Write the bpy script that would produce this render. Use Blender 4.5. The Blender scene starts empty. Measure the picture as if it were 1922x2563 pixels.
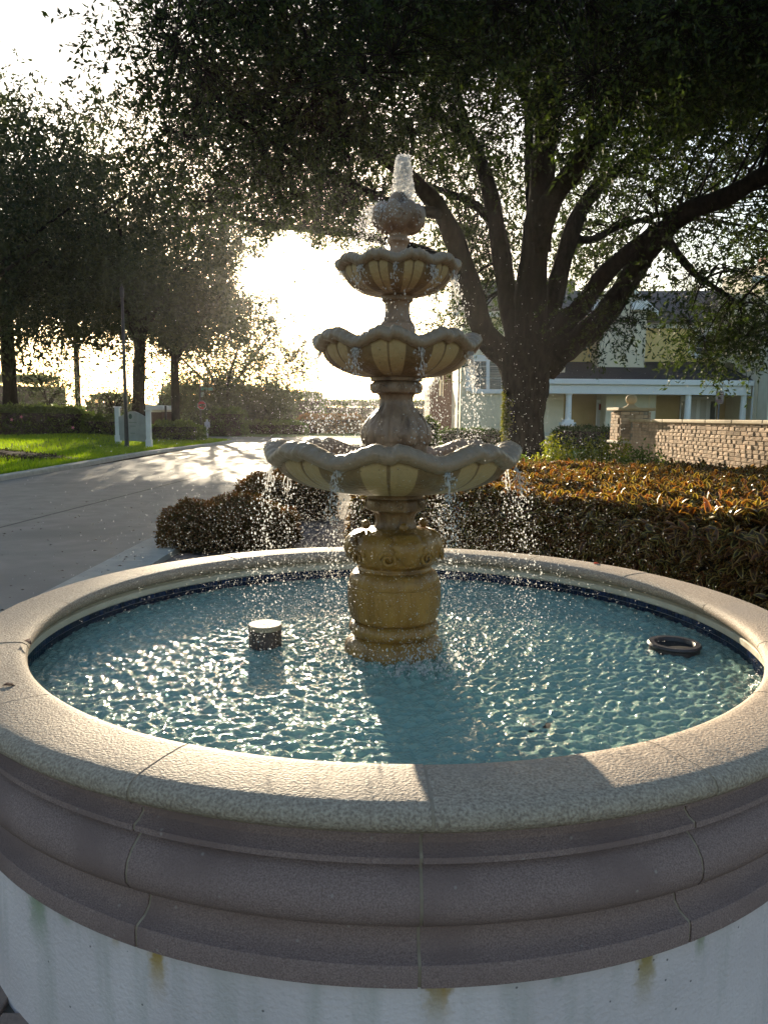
import bpy, math, random
import numpy as np
from mathutils import Vector, Matrix

random.seed(7); RNG = np.random.default_rng(11)
R = math.radians; PI = math.pi
sc = bpy.context.scene
COL = sc.collection

# ------------------------------------------------------------------ camera
CAM_Z, PITCH, ROLL, FPX = 1.65, 0.1244, 0.0098, 1900.0
cam_d = bpy.data.cameras.new('camera'); cam = bpy.data.objects.new('camera', cam_d); COL.objects.link(cam)
cam_d.sensor_fit = 'HORIZONTAL'; cam_d.sensor_width = 36; cam_d.lens = 36*FPX/1922
cam_d.clip_start = 0.05; cam_d.clip_end = 3000
cam.matrix_world = Matrix.Translation((0, 0, CAM_Z)) @ Matrix.Rotation(PI/2-PITCH, 4, 'X') @ Matrix.Rotation(ROLL, 4, 'Z')
sc.camera = cam
# ------------------------------------------------------------------ sky and sun
SUN_AZ, SUN_EL = R(-9.5), R(10.5)
SUN = Vector((math.sin(SUN_AZ)*math.cos(SUN_EL), math.cos(SUN_AZ)*math.cos(SUN_EL), math.sin(SUN_EL)))
w = bpy.data.worlds.new('World'); sc.world = w; w.use_nodes = True
nt = w.node_tree; bg = nt.nodes['Background']
sky = nt.nodes.new('ShaderNodeTexSky'); sky.sky_type = 'NISHITA'; sky.sun_disc = False
sky.sun_elevation = SUN_EL; sky.sun_rotation = SUN_AZ
sky.air_density = 1.2; sky.dust_density = 1.6; sky.ozone_density = 1.9
nt.links.new(sky.outputs[0], bg.inputs[0]); bg.inputs[1].default_value = 0.10
sun_d = bpy.data.lights.new('sun', 'SUN'); sun_d.energy = 5.0; sun_d.angle = R(0.53); sun_d.color = (1, .84, .60)
sun = bpy.data.objects.new('sun', sun_d); COL.objects.link(sun)
sun.rotation_euler = (-SUN).to_track_quat('-Z', 'Y').to_euler()
sc.view_settings.view_transform = 'Standard'; sc.view_settings.look = 'None'
sc.view_settings.gamma = 1; sc.view_settings.use_curve_mapping = False
sc.view_settings.exposure = 1.58
sc.render.engine = 'CYCLES'
cy = sc.cycles
cy.max_bounces = 10; cy.diffuse_bounces = 3; cy.glossy_bounces = 3; cy.transmission_bounces = 4; cy.transparent_max_bounces = 14
cy.sample_clamp_indirect = 6; cy.caustics_reflective = False; cy.caustics_refractive = False
cy.use_denoising = True
try: cy.denoiser = 'OPENIMAGEDENOISE'
except Exception: pass

# ------------------------------------------------------------------ helpers
def pix(px, py, d):
    """point at forward distance d seen at photograph pixel (px, py)"""
    dx, dy = px-961, py-1281.5
    c, s = math.cos(ROLL), math.sin(ROLL)
    X, Y = c*dx+s*dy, -s*dx+c*dy
    cp, sp = math.cos(PITCH), math.sin(PITCH)
    vx, vy, vz = X, -Y*sp+FPX*cp, -Y*cp-FPX*sp
    return Vector((vx/vy*d, d, CAM_Z+vz/vy*d))

def tag(o, label=None, cat=None, group=None, kind=None):
    if label: o['label'] = label
    if cat: o['category'] = cat
    if group: o['group'] = group
    if kind: o['kind'] = kind
    return o
def link(name, me, m=None, parent=None):
    o = bpy.data.objects.new(name, me); COL.objects.link(o)
    if m is not None and not me.materials: me.materials.append(m)
    if parent is not None: o.parent = parent
    return o
def empty(name, loc, label, cat, group=None, rz=0):
    o = bpy.data.objects.new(name, None); COL.objects.link(o)
    o.location = loc; o.rotation_euler = (0, 0, rz); o.empty_display_size = .2
    return tag(o, label, cat, group)
def mesh(name, V, F, smooth=False):
    me = bpy.data.meshes.new(name); me.from_pydata([tuple(v) for v in V], [], F); me.update()
    if smooth: me.polygons.foreach_set('use_smooth', [True]*len(me.polygons))
    return me
def npmesh(name, V, F, smooth=False, attrs=None):
    """V Nx3, F MxK (all the same size)"""
    V = np.asarray(V, dtype=np.float32); F = np.asarray(F, dtype=np.int32)
    me = bpy.data.meshes.new(name); n, m, k = len(V), F.shape[0], F.shape[1]
    me.vertices.add(n); me.vertices.foreach_set('co', V.ravel())
    me.loops.add(m*k); me.loops.foreach_set('vertex_index', F.ravel())
    me.polygons.add(m); me.polygons.foreach_set('loop_start', np.arange(0, m*k, k, dtype=np.int32))
    me.polygons.foreach_set('use_smooth', np.full(m, smooth, dtype=bool))
    me.update(calc_edges=True)
    for an, av in (attrs or {}).items():
        a = me.attributes.new(an, 'FLOAT', 'POINT'); a.data.foreach_set('value', np.asarray(av, dtype=np.float32))
    return me
class MB:
    """collects boxes, prisms and tubes for ONE mesh"""
    def __init__(s): s.V = []; s.F = []
    def box(s, x0, y0, z0, x1, y1, z1):
        b = len(s.V)
        s.V += [(x0,y0,z0),(x1,y0,z0),(x1,y1,z0),(x0,y1,z0),(x0,y0,z1),(x1,y0,z1),(x1,y1,z1),(x0,y1,z1)]
        s.F += [[b+i for i in f] for f in ((0,3,2,1),(4,5,6,7),(0,1,5,4),(1,2,6,5),(2,3,7,6),(3,0,4,7))]; return s
    def hexa(s, P):
        b = len(s.V); s.V += [tuple(p) for p in P]
        s.F += [[b+i for i in f] for f in ((0,3,2,1),(4,5,6,7),(0,1,5,4),(1,2,6,5),(2,3,7,6),(3,0,4,7))]; return s
    def prism(s, poly, y0, y1):
        """poly in (x,z), extruded along y"""
        b = len(s.V); n = len(poly)
        s.V += [(p[0], y0, p[1]) for p in poly]+[(p[0], y1, p[1]) for p in poly]
        s.F += [[b+i for i in range(n)], [b+n+i for i in range(n)][::-1]]
        s.F += [[b+i, b+n+i, b+n+(i+1) % n, b+(i+1) % n] for i in range(n)]; return s
    def lathe(s, prof, n=24, cx=0, cy=0, cap=True):
        b = len(s.V)
        for r, z in prof:
            for k in range(n):
                a = 2*PI*k/n; s.V.append((cx+r*math.cos(a), cy+r*math.sin(a), z))
        for i in range(len(prof)-1):
            for k in range(n):
                s.F.append([b+i*n+k, b+i*n+(k+1) % n, b+(i+1)*n+(k+1) % n, b+(i+1)*n+k])
        if cap:
            s.F.append([b+k for k in range(n)][::-1]); s.F.append([b+(len(prof)-1)*n+k for k in range(n)])
        return s
    def tube(s, pts, rad, n=6, cap=True):
        b = len(s.V); pts = [Vector(p) for p in pts]; m = len(pts)
        if not hasattr(rad, '__len__'): rad = [rad]*m
        up = Vector((.123, .3, 1)).normalized()
        for i, p in enumerate(pts):
            t = (pts[min(i+1, m-1)]-pts[max(i-1, 0)]).normalized()
            a = t.cross(up)
            if a.length < 1e-3: a = t.cross(Vector((1, 0, 0)))
            a.normalize(); c = t.cross(a)
            for k in range(n):
                g = 2*PI*k/n; s.V.append(tuple(p+(a*math.cos(g)+c*math.sin(g))*rad[i]))
        for i in range(m-1):
            for k in range(n):
                s.F.append([b+i*n+k, b+i*n+(k+1) % n, b+(i+1)*n+(k+1) % n, b+(i+1)*n+k])
        if cap: s.F.append([b+k for k in range(n)][::-1]); s.F.append([b+(m-1)*n+k for k in range(n)])
        return s
    def build(s, name, m, parent=None, smooth=False, bevel=0):
        o = link(name, mesh(name, s.V, s.F, smooth), m, parent)
        if bevel:
            mo = o.modifiers.new('bevel', 'BEVEL'); mo.width = bevel; mo.segments = 2; mo.limit_method = 'ANGLE'
        return o
def bevel_mesh(me, wdt, seg=1):
    import bmesh
    bm = bmesh.new(); bm.from_mesh(me)
    bmesh.ops.bevel(bm, geom=bm.edges[:], offset=wdt, segments=seg, affect='EDGES', profile=.6)
    bm.to_mesh(me); bm.free(); return me

# ------------------------------------------------------------------ materials
def mat(name, c1, c2=None, scale=6, rough=.8, bump=0, bscale=60, spec=.3, detail=4, c3=None, s3=1.2, f3=.5, metal=0, trans=0, vary=0, stretch=None):
    m = bpy.data.materials.new(name); m.use_nodes = True; t = m.node_tree; p = t.nodes['Principled BSDF']
    p.inputs['Roughness'].default_value = rough; p.inputs['Specular IOR Level'].default_value = spec; p.inputs['Metallic'].default_value = metal
    N = t.nodes.new; L = t.links.new
    tc = N('ShaderNodeTexCoord'); src = tc.outputs['Object']
    if stretch:
        mp = N('ShaderNodeMapping'); mp.inputs['Scale'].default_value = stretch; L(src, mp.inputs[0]); src = mp.outputs[0]
    out = None
    if c2 is not None:
        n1 = N('ShaderNodeTexNoise'); n1.inputs['Scale'].default_value = scale; n1.inputs['Detail'].default_value = detail; L(src, n1.inputs['Vector'])
        cr = N('ShaderNodeValToRGB'); cr.color_ramp.elements[0].position = .33; cr.color_ramp.elements[1].position = .67
        cr.color_ramp.elements[0].color = (*c1, 1); cr.color_ramp.elements[1].color = (*c2, 1); L(n1.outputs[0], cr.inputs[0]); out = cr.outputs[0]
        if c3 is not None:
            n3 = N('ShaderNodeTexNoise'); n3.inputs['Scale'].default_value = s3; n3.inputs['Detail'].default_value = 6; L(src, n3.inputs['Vector'])
            r3 = N('ShaderNodeMapRange'); r3.inputs[1].default_value = f3; r3.inputs[2].default_value = f3+.15; L(n3.outputs[0], r3.inputs[0])
            mx = N('ShaderNodeMix'); mx.data_type = 'RGBA'; L(r3.outputs[0], mx.inputs[0]); L(out, mx.inputs[6]); mx.inputs[7].default_value = (*c3, 1); out = mx.outputs[2]
        if vary:
            oi = N('ShaderNodeObjectInfo'); hs = N('ShaderNodeHueSaturation'); mr = N('ShaderNodeMapRange')
            mr.inputs[3].default_value = 1-vary; mr.inputs[4].default_value = 1+vary; L(oi.outputs['Random'], mr.inputs[0]); L(mr.outputs[0], hs.inputs['Value']); L(out, hs.inputs['Color']); out = hs.outputs[0]
        L(out, p.inputs['Base Color'])
    else:
        p.inputs['Base Color'].default_value = (*c1, 1)
        if vary:
            oi = N('ShaderNodeObjectInfo'); hs = N('ShaderNodeHueSaturation'); mr = N('ShaderNodeMapRange'); hs.inputs['Color'].default_value = (*c1, 1)
            mr.inputs[3].default_value = 1-vary; mr.inputs[4].default_value = 1+vary; L(oi.outputs['Random'], mr.inputs[0]); L(mr.outputs[0], hs.inputs['Value']); L(hs.outputs[0], p.inputs['Base Color'])
    if bump:
        nb = N('ShaderNodeTexNoise'); nb.inputs['Scale'].default_value = bscale; nb.inputs['Detail'].default_value = 4; L(tc.outputs['Object'] if not stretch else src, nb.inputs['Vector'])
        b = N('ShaderNodeBump'); b.inputs['Strength'].default_value = bump; b.inputs['Distance'].default_value = .6/bscale; L(nb.outputs[0], b.inputs['Height']); L(b.outputs[0], p.inputs['Normal'])
    m.diffuse_color = (*c1, 1)
    return m
def leafmat(name, dark, light, trans=.45, rough=.5, edge=None, spec=.35):
    """leaf: per-leaf colour from the 'rnd' attribute, light passes through; edge = colour of the leaf margin"""
    m = bpy.data.materials.new(name); m.use_nodes = True; t = m.node_tree; N = t.nodes.new; L = t.links.new
    p = t.nodes['Principled BSDF']; out = t.nodes['Material Output']
    at = N('ShaderNodeAttribute'); at.attribute_name = 'rnd'
    cr = N('ShaderNodeMix'); cr.data_type = 'RGBA'; L(at.outputs['Fac'], cr.inputs[0]); cr.inputs[6].default_value = (*dark, 1); cr.inputs[7].default_value = (*light, 1)
    col = cr.outputs[2]
    if edge:
        ae = N('ShaderNodeAttribute'); ae.attribute_name = 'edge'; mr = N('ShaderNodeMapRange'); mr.inputs[1].default_value = .55; mr.inputs[2].default_value = .95; L(ae.outputs['Fac'], mr.inputs[0])
        e2 = N('ShaderNodeMix'); e2.data_type = 'RGBA'; L(at.outputs['Fac'], e2.inputs[0]); e2.inputs[6].default_value = (*edge[0], 1); e2.inputs[7].default_value = (*edge[1], 1)
        mx = N('ShaderNodeMix'); mx.data_type = 'RGBA'; L(mr.outputs[0], mx.inputs[0]); L(col, mx.inputs[6]); L(e2.outputs[2], mx.inputs[7]); col = mx.outputs[2]
    L(col, p.inputs['Base Color']); p.inputs['Roughness'].default_value = rough; p.inputs['Specular IOR Level'].default_value = spec
    tr = N('ShaderNodeBsdfTranslucent'); hs = N('ShaderNodeHueSaturation'); hs.inputs['Value'].default_value = 1.5; hs.inputs['Saturation'].default_value = 1.15; L(col, hs.inputs['Color']); L(hs.outputs[0], tr.inputs[0])
    ms = N('ShaderNodeMixShader'); ms.inputs[0].default_value = trans; L(p.outputs[0], ms.inputs[1]); L(tr.outputs[0], ms.inputs[2]); L(ms.outputs[0], out.inputs[0])
    return m

M = {}
M['asphalt'] = mat('asphalt', (.155,.148,.14), (.215,.205,.19), 3, .62, .6, 220, .45, c3=(.12,.117,.115), s3=.35, f3=.52)
M['concrete'] = mat('kerb_concrete', (.36,.33,.29), (.46,.42,.36), 5, .8, .4, 150)
M['soil'] = mat('ground_soil', (.10,.085,.06), (.16,.13,.09), 2, .95, .3, 20)
M['mulch'] = mat('mulch', (.03,.018,.012), (.07,.04,.025), 30, .95, 1, 60)
M['grass'] = mat('lawn_ground', (.07,.11,.02), (.11,.16,.03), 3, .9, .4, 40, .1)
M['paver'] = mat('paver', (.20,.14,.115), (.28,.20,.165), 14, .75, .5, 140, .35, vary=.25)
M['paver_bed'] = mat('paver_bed', (.09,.075,.06), (.13,.11,.09), 20, .95, .3, 90)

# ------------------------------------------------------------------ ground, road, lawn
def sheet(name, poly, z, m, kind='structure', sub=None):
    o = link(name, mesh(name, [(x, y, z) for x, y in poly], [list(range(len(poly)))]), m); return tag(o, kind=kind)
sheet('ground', [(-1500, -60), (1500, -60), (1500, 2500), (-1500, 2500)], -.09, M['soil'])
ROAD_R, ROAD_L = -3.15, -9.35
road = sheet('road', [(ROAD_L-.1, -20), (ROAD_R, -20), (ROAD_R, 15.5), (-2.2, 18), (14, 19.5), (14, 25), (-2.6, 26.5), (-2.4, 46), (40, 52), (40, 60), (-60, 60), (-60, 54), (-12, 51), (ROAD_L-.1, 46)], .0, M['asphalt'])
# tar joint down the middle of the road, lawn panels, far verge
jm = mat('tar_joint', (.035,.034,.033), rough=.6)
j = MB()
for (x0, y0, x1, y1) in ((-5.85, 6, -5.0, 21), (-5.0, 21, -4.95, 46)):
    j.V += [(x0-.03, y0, .004), (x0+.03, y0, .004), (x1+.03, y1, .004), (x1-.03, y1, .004)]; b = len(j.V)-4; j.F.append([b, b+1, b+2, b+3])
tag(j.build('road_joint', jm), kind='structure')
def smooth(t): t = np.clip(t, 0, 1); return t*t*(3-2*t)
def kerb_x(y): return ROAD_L-.55*np.exp(-((y-32)/9)**2)          # the far kerb bows a little
def lawn_z(x, y):
    d = kerb_x(y)-x
    return .10+.42*smooth(d/7.0)+.03*np.sin(x*.7+y*.31)*smooth(d/3)
nx, ny = 60, 90
V = []; F = []
for jy in range(ny+1):
    y = 4+44.5*jy/ny
    for ix in range(nx+1):
        xr = float(kerb_x(y))-.26; x = xr-(ix/nx)**1.6*45
        V.append((x, y, float(lawn_z(x+.26, y))))
for jy in range(ny):
    for ix in range(nx):
        a = jy*(nx+1)+ix; F.append([a, a+nx+1, a+nx+2, a+1])
tag(link('lawn', mesh('lawn', V, F, True), M['grass']), kind='structure')
sheet('verge', [(-60, 60.4), (60, 60.4), (60, 120), (-60, 120)], .02, M['grass'])
sheet('grass_strip', [(ROAD_R+6, 26.8), (60, 25.4), (60, 51), (ROAD_R+6, 45.5)], -.004, M['grass'])
# kerbs: straight run of stone-coloured concrete sections, and the flush gutter on the near side
kb = MB(); ys = np.linspace(3, 48, 46)
prof = [(0, -.02), (.02, .10), (.05, .125), (.26, .125), (.26, -.02)]
for i, y in enumerate(ys):
    for r, z in prof: kb.V.append((float(kerb_x(y))-r, y, z))
    if i:
        a, b = (i-1)*5, i*5
        for k in range(4): kb.F.append([a+k, a+k+1, b+k+1, b+k])
ko = kb.build('kerb', M['concrete']); tag(ko, 'long pale concrete kerb between the road and the left lawn', 'kerb'); ko['kind'] = 'structure'
gt = MB()
for i in range(-2, 9):
    y0 = i*1.7; gt.box(ROAD_R, y0+.006, -.09, ROAD_R+.42, y0+1.694, .006)
tag(gt.build('gutter', M['concrete'], bevel=.004), kind='structure')
kn = MB().box(ROAD_R+.43, -3.4, -.09, ROAD_R+.60, 15.2, .02); tag(kn.build('path_edging', M['concrete']), kind='structure')
# grass blades on the lawn (stuff)
def leaves_np(P, D, Nn, Ln, wr, fold=.25, kind='leaf'):
    """P base point, D axis (unit), Nn normal (unit), Ln length, wr width ratio -> V, F(quads), index of leaf per vert"""
    S = np.cross(D, Nn); S /= np.linalg.norm(S, axis=1, keepdims=True)+1e-9; U = np.cross(S, D)
    L = Ln[:, None]; Wd = L*wr
    if kind == 'leaf':      # one folded diamond: base, right, tip, left
        a = P; b = P+D*L*.48+S*Wd*.5+U*Wd*fold; c = P+D*L; d = P+D*L*.48-S*Wd*.5+U*Wd*fold
        V = np.stack([a, b, c, d], 1).reshape(-1, 3); n = len(P); F = np.arange(n*4).reshape(n, 4); return V, F, np.repeat(np.arange(n), 4)
    # pointed blade with a midrib: base, mid1, mid2, tip, right1, right2, left1, left2, drooping
    g = np.array([0, 0, -1.])
    def pt(t, s, u): return P+D*L*t+S*Wd*s+U*Wd*u+g*L*(t*t*.22)
    pts = [pt(0, 0, 0), pt(.4, 0, 0), pt(.75, 0, 0), pt(1, 0, 0), pt(.3, .5, fold), pt(.7, .36, fold), pt(.3, -.5, fold), pt(.7, -.36, fold)]
    V = np.stack(pts, 1).reshape(-1, 3); n = len(P)
    q = np.array([[0, 4, 5, 1], [1, 5, 3, 2], [0, 1, 7, 6], [1, 2, 3, 7]])
    q = np.array([[0, 4, 1, 6], [1, 4, 5, 2], [2, 5, 3, 7], [1, 2, 7, 6]])
    F = (q[None]+8*np.arange(n)[:, None, None]).reshape(-1, 4)
    return V, F, np.repeat(np.arange(n), 8)
def unit(a): return a/(np.linalg.norm(a, axis=1, keepdims=True)+1e-9)
def rdir(n): return unit(RNG.normal(size=(n, 3)))
n = 60000
gy = 10+38*RNG.random(n)**1.2; gx = kerb_x(gy)-.28-RNG.random(n)**1.5*14
P = np.stack([gx, gy, lawn_z(gx, gy)-.005], 1); D = unit(rdir(n)*.45+np.array([0, 0, 1.])); V, F, I = leaves_np(P, D, rdir(n), .09+.07*RNG.random(n), .22)
M['blade'] = leafmat('grass_blade', (.16,.25,.02), (.27,.35,.035), .6, .6)
tag(link('grass', npmesh('grass', V, F, attrs={'rnd': RNG.random(n)[I]}), M['blade']), 'short bright green lawn grass along the road', 'grass', kind='stuff')
# mulch island at the left edge of the lawn
mb = []; 
for k in range(40):
    a = 2*PI*k/40; r = 1+.12*math.sin(3*a)+.06*math.sin(7*a+1)
    mb.append((-14.6+4.3*r*math.cos(a), 25.2+2.0*r*math.sin(a)))
mv = [(x, y, float(lawn_z(x, y))+.05) for x, y in mb]+[(-14.6, 25.2, float(lawn_z(-14.6, 25.2))+.16)]
tag(link('mulch_bed', mesh('mulch_bed', mv, [[i, (i+1) % 40, 40] for i in range(40)], True), M['mulch']), kind='structure')
n = 5000; a = RNG.random(n)*2*PI; r = np.sqrt(RNG.random(n))*.98
P = np.stack([-14.6+4.2*r*np.cos(a), 25.2+1.95*r*np.sin(a), np.zeros(n)], 1); P[:, 2] = lawn_z(P[:, 0], P[:, 1])+.06+.1*(1-r)
V, F, I = leaves_np(P, unit(rdir(n)*np.array([1, 1, .4])), rdir(n), .06+.1*RNG.random(n), .4)
M['bark_chip'] = leafmat('bark_chip', (.03,.018,.012), (.09,.05,.03), .05, .9)
tag(link('bark_mulch', npmesh('bark_mulch', V, F, attrs={'rnd': RNG.random(n)[I]}), M['bark_chip']), 'dark brown bark chips on the lawn bed', 'mulch', kind='stuff')

# ------------------------------------------------------------------ brick paving round the basin
FX, FY = .0465, 3.167          # fountain axis
T = .83                        # top of the coping
pave = sheet('paving', [(ROAD_R+.6, -3), (6, -3), (6, 6.5), (1.5, 9), (.2, 9.5), (.3, 15.2), (ROAD_R+.6, 15.2)], .0, M['paver_bed']); pave.location.z = -.055
brick_me = [bevel_mesh(mesh('paver', MB().box(-.049, -.1005, -.03, .049, .1005, .012+.002*k).V, MB().box(0,0,0,1,1,1).F), .004) for k in range(3)]
for me in brick_me: me.materials.append(M['paver'])
cand = []
for i in range(-26, 60):
    x = ROAD_R+.66+.105*(i+26)
    if x > 1.6: break
    for jj in range(0, 80):
        y = .6+.21*jj+(.105 if i % 2 else 0)
        if math.hypot(x-FX, y-FY) < 1.63: continue
        vis = False
        if y < 2.6 and abs(x/(y*.992+1.7*.124)) < .54 and (1.705-y*.125)/(y*.992+.21) < .74: vis = True
        if -2.5 < x < -.9 and 5.0 < y < 9.2 : vis = True
        if -2.1 < x < .15 and 7.6 < y < 15.1: vis = True
        if vis: cand.append((math.hypot(x, y), x, y))
cand.sort(); 
near = [c for c in cand if c[2] < 2.6]; mid = sorted([c for c in cand if c[2] >= 2.6], key=lambda c: abs(c[1]+1.0)+max(0, 8.2-c[2])*2)
sel = near[:60]+mid[:240]; rest = near[60:]+mid[240:]
for k, (d, x, y) in enumerate(sel):
    o = link('paver_brick', brick_me[k % 3]); o.parent = pave; o.location = (x+random.gauss(0, .001), y+random.gauss(0, .001), .002+random.random()*.003); o.rotation_euler = (random.gauss(0, .01), random.gauss(0, .01), random.gauss(0, .008))
rb = MB()
for d, x, y in rest: rb.box(x-.048, y-.1, -.03, x+.048, y+.1, .012+random.random()*.004)
o = rb.build('paver_bricks', M['paver'], pave); tag(o, kind='stuff')

# ------------------------------------------------------------------ the basin
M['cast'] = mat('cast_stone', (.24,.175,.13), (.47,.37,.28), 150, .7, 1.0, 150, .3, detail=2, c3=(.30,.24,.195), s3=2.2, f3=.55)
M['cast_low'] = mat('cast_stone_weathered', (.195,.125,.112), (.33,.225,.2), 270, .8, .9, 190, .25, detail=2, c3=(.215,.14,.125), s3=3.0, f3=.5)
def pits(m, scale, thr, col, amt=.8):
    t = m.node_tree; N = t.nodes.new; L = t.links.new; p = t.nodes['Principled BSDF']; base = p.inputs['Base Color'].links[0].from_socket
    tc = N('ShaderNodeTexCoord'); vo = N('ShaderNodeTexVoronoi'); vo.inputs['Scale'].default_value = scale; L(tc.outputs['Object'], vo.inputs['Vector'])
    sep = N('ShaderNodeSeparateColor'); L(vo.outputs['Color'], sep.inputs[0]); g1 = N('ShaderNodeMath'); g1.operation = 'GREATER_THAN'; g1.inputs[1].default_value = thr; L(sep.outputs[0], g1.inputs[0])
    mr = N('ShaderNodeMapRange'); L(vo.outputs['Distance'], mr.inputs[0]); mr.inputs[1].default_value = .12; mr.inputs[2].default_value = .30; mr.inputs[3].default_value = amt; mr.inputs[4].default_value = 0
    mu = N('ShaderNodeMath'); mu.operation = 'MULTIPLY'; L(mr.outputs[0], mu.inputs[0]); L(g1.outputs[0], mu.inputs[1])
    mx = N('ShaderNodeMix'); mx.data_type = 'RGBA'; L(mu.outputs[0], mx.inputs[0]); L(base, mx.inputs[6]); mx.inputs[7].default_value = (*col, 1); L(mx.outputs[2], p.inputs['Base Color']); return m
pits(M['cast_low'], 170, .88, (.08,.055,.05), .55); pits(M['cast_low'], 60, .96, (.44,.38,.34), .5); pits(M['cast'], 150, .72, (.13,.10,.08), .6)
M['mortar'] = mat('mortar', (.33,.25,.18), (.40,.31,.23), 30, .9, .4, 200)
M['lip'] = mat('cream_plaster', (.50,.45,.35), (.58,.53,.43), 8, .7, .3, 90, c3=(.34,.26,.17), s3=6, f3=.62)
M['tile'] = mat('navy_tile', (.006,.010,.032), (.010,.020,.06), 3, .14, 0, 10, .5, vary=.6)
M['grout'] = mat('tile_grout', (.32,.33,.34), rough=.9)
M['pool'] = mat('pool_plaster', (.26,.43,.40), (.38,.53,.47), 4, .8, c3=(.08,.20,.25), s3=1.5, f3=.55)
def stucco():
    m = mat('white_stucco', (.66,.545,.54), (.77,.645,.635), 3, .85, .6, 90, .2); t = m.node_tree; N = t.nodes.new; L = t.links.new; p = t.nodes['Principled BSDF']
    base = p.inputs['Base Color'].links[0].from_socket
    tc = N('ShaderNodeTexCoord'); sx = N('ShaderNodeSeparateXYZ'); L(tc.outputs['Object'], sx.inputs[0])
    # rust and algae runs below the joints: narrow in angle, fading down the wall
    at = N('ShaderNodeMath'); at.operation = 'ARCTAN2'; L(sx.outputs[0], at.inputs[0]); ny_ = N('ShaderNodeMath'); ny_.operation = 'MULTIPLY'; ny_.inputs[1].default_value = -1; L(sx.outputs[1], ny_.inputs[0]); L(ny_.outputs[0], at.inputs[1])
    nz = N('ShaderNodeTexNoise'); nz.inputs['Scale'].default_value = 60; nz.inputs['Detail'].default_value = 3; L(tc.outputs['Object'], nz.inputs['Vector'])
    def run(col, ang, wid, length, prev, amt=.9):
        d = N('ShaderNodeMath'); d.operation = 'SUBTRACT'; L(at.outputs[0], d.inputs[0]); d.inputs[1].default_value = R(ang)
        ab = N('ShaderNodeMath'); ab.operation = 'ABSOLUTE'; L(d.outputs[0], ab.inputs[0])
        ad = N('ShaderNodeMath'); ad.operation = 'MULTIPLY_ADD'; L(nz.outputs[0], ad.inputs[0]); ad.inputs[1].default_value = R(wid)*1.1; L(ab.outputs[0], ad.inputs[2])
        mr = N('ShaderNodeMapRange'); mr.interpolation_type = 'SMOOTHSTEP'; L(ad.outputs[0], mr.inputs[0]); mr.inputs[1].default_value = R(wid)*1.5; mr.inputs[2].default_value = R(wid)*.75; mr.inputs[3].default_value = 0; mr.inputs[4].default_value = amt
        mz = N('ShaderNodeMapRange'); mz.interpolation_type = 'SMOOTHSTEP'; zz = N('ShaderNodeMath'); zz.operation = 'MULTIPLY_ADD'; L(nz.outputs[0], zz.inputs[0]); zz.inputs[1].default_value = .03; L(sx.outputs[2], zz.inputs[2]); L(zz.outputs[0], mz.inputs[0]); mz.inputs[1].default_value = .405-length; mz.inputs[2].default_value = .41
        mu = N('ShaderNodeMath'); mu.operation = 'MULTIPLY'; L(mr.outputs[0], mu.inputs[0]); L(mz.outputs[0], mu.inputs[1])
        mx = N('ShaderNodeMix'); mx.data_type = 'RGBA'; L(mu.outputs[0], mx.inputs[0]); L(prev, mx.inputs[6]); mx.inputs[7].default_value = (*col, 1); return mx.outputs[2]
    o = base
    for col, ang, wid, ln, amt in (((.42,.26,.06), -21, 1.3, .16, 1), ((.40,.28,.09), -25.5, .7, .05, .8), ((.40,.24,.06), 3.0, 1.6, .13, 1), ((.36,.25,.08), 21.5, 1.5, .17, 1), ((.22,.25,.12), 27.8, .9, .09, .9), ((.28,.32,.20), -36.5, 2.4, .2, 1), ((.25,.27,.2), 13.0, 1.0, .05, .8), ((.30,.33,.22), -32, 1.5, .06, .8)):
        o = run(col, ang, wid, ln, o, amt)
    mp = N('ShaderNodeMapping'); mp.inputs['Scale'].default_value = (9, 9, 1.1); L(tc.outputs['Object'], mp.inputs[0]); gn = N('ShaderNodeTexNoise'); gn.inputs['Scale'].default_value = 1.6; gn.inputs['Detail'].default_value = 6; L(mp.outputs[0], gn.inputs['Vector'])
    gr = N('ShaderNodeMapRange'); L(gn.outputs[0], gr.inputs[0]); gr.inputs[1].default_value = .5; gr.inputs[2].default_value = .72; gr.inputs[3].default_value = 0; gr.inputs[4].default_value = .55
    gx = N('ShaderNodeMix'); gx.data_type = 'RGBA'; L(gr.outputs[0], gx.inputs[0]); L(o, gx.inputs[6]); gx.inputs[7].default_value = (.46,.42,.38, 1); o = gx.outputs[2]
    # dark specks
    vo = N('ShaderNodeTexVoronoi'); vo.inputs['Scale'].default_value = 26; L(tc.outputs['Object'], vo.inputs['Vector'])
    mr = N('ShaderNodeMapRange'); L(vo.outputs['Distance'], mr.inputs[0]); mr.inputs[1].default_value = .06; mr.inputs[2].default_value = .10; mr.inputs[3].default_value = .75; mr.inputs[4].default_value = 0
    sep = N('ShaderNodeSeparateColor'); L(vo.outputs['Color'], sep.inputs[0]); gt_ = N('ShaderNodeMath'); gt_.operation = 'GREATER_THAN'; gt_.inputs[1].default_value = .82; L(sep.outputs[0], gt_.inputs[0])
    mu = N('ShaderNodeMath'); mu.operation = 'MULTIPLY'; L(mr.outputs[0], mu.inputs[0]); L(gt_.outputs[0], mu.inputs[1])
    mx = N('ShaderNodeMix'); mx.data_type = 'RGBA'; L(mu.outputs[0], mx.inputs[0]); L(o, mx.inputs[6]); mx.inputs[7].default_value = (.06,.05,.045, 1)
    L(mx.outputs[2], p.inputs['Base Color']); return m
M['stucco'] = stucco()
basin = empty('fountain_basin', (FX, FY, 0), 'round raised fountain basin with tan stone coping, stepped mouldings and white wall', 'fountain basin')
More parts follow.
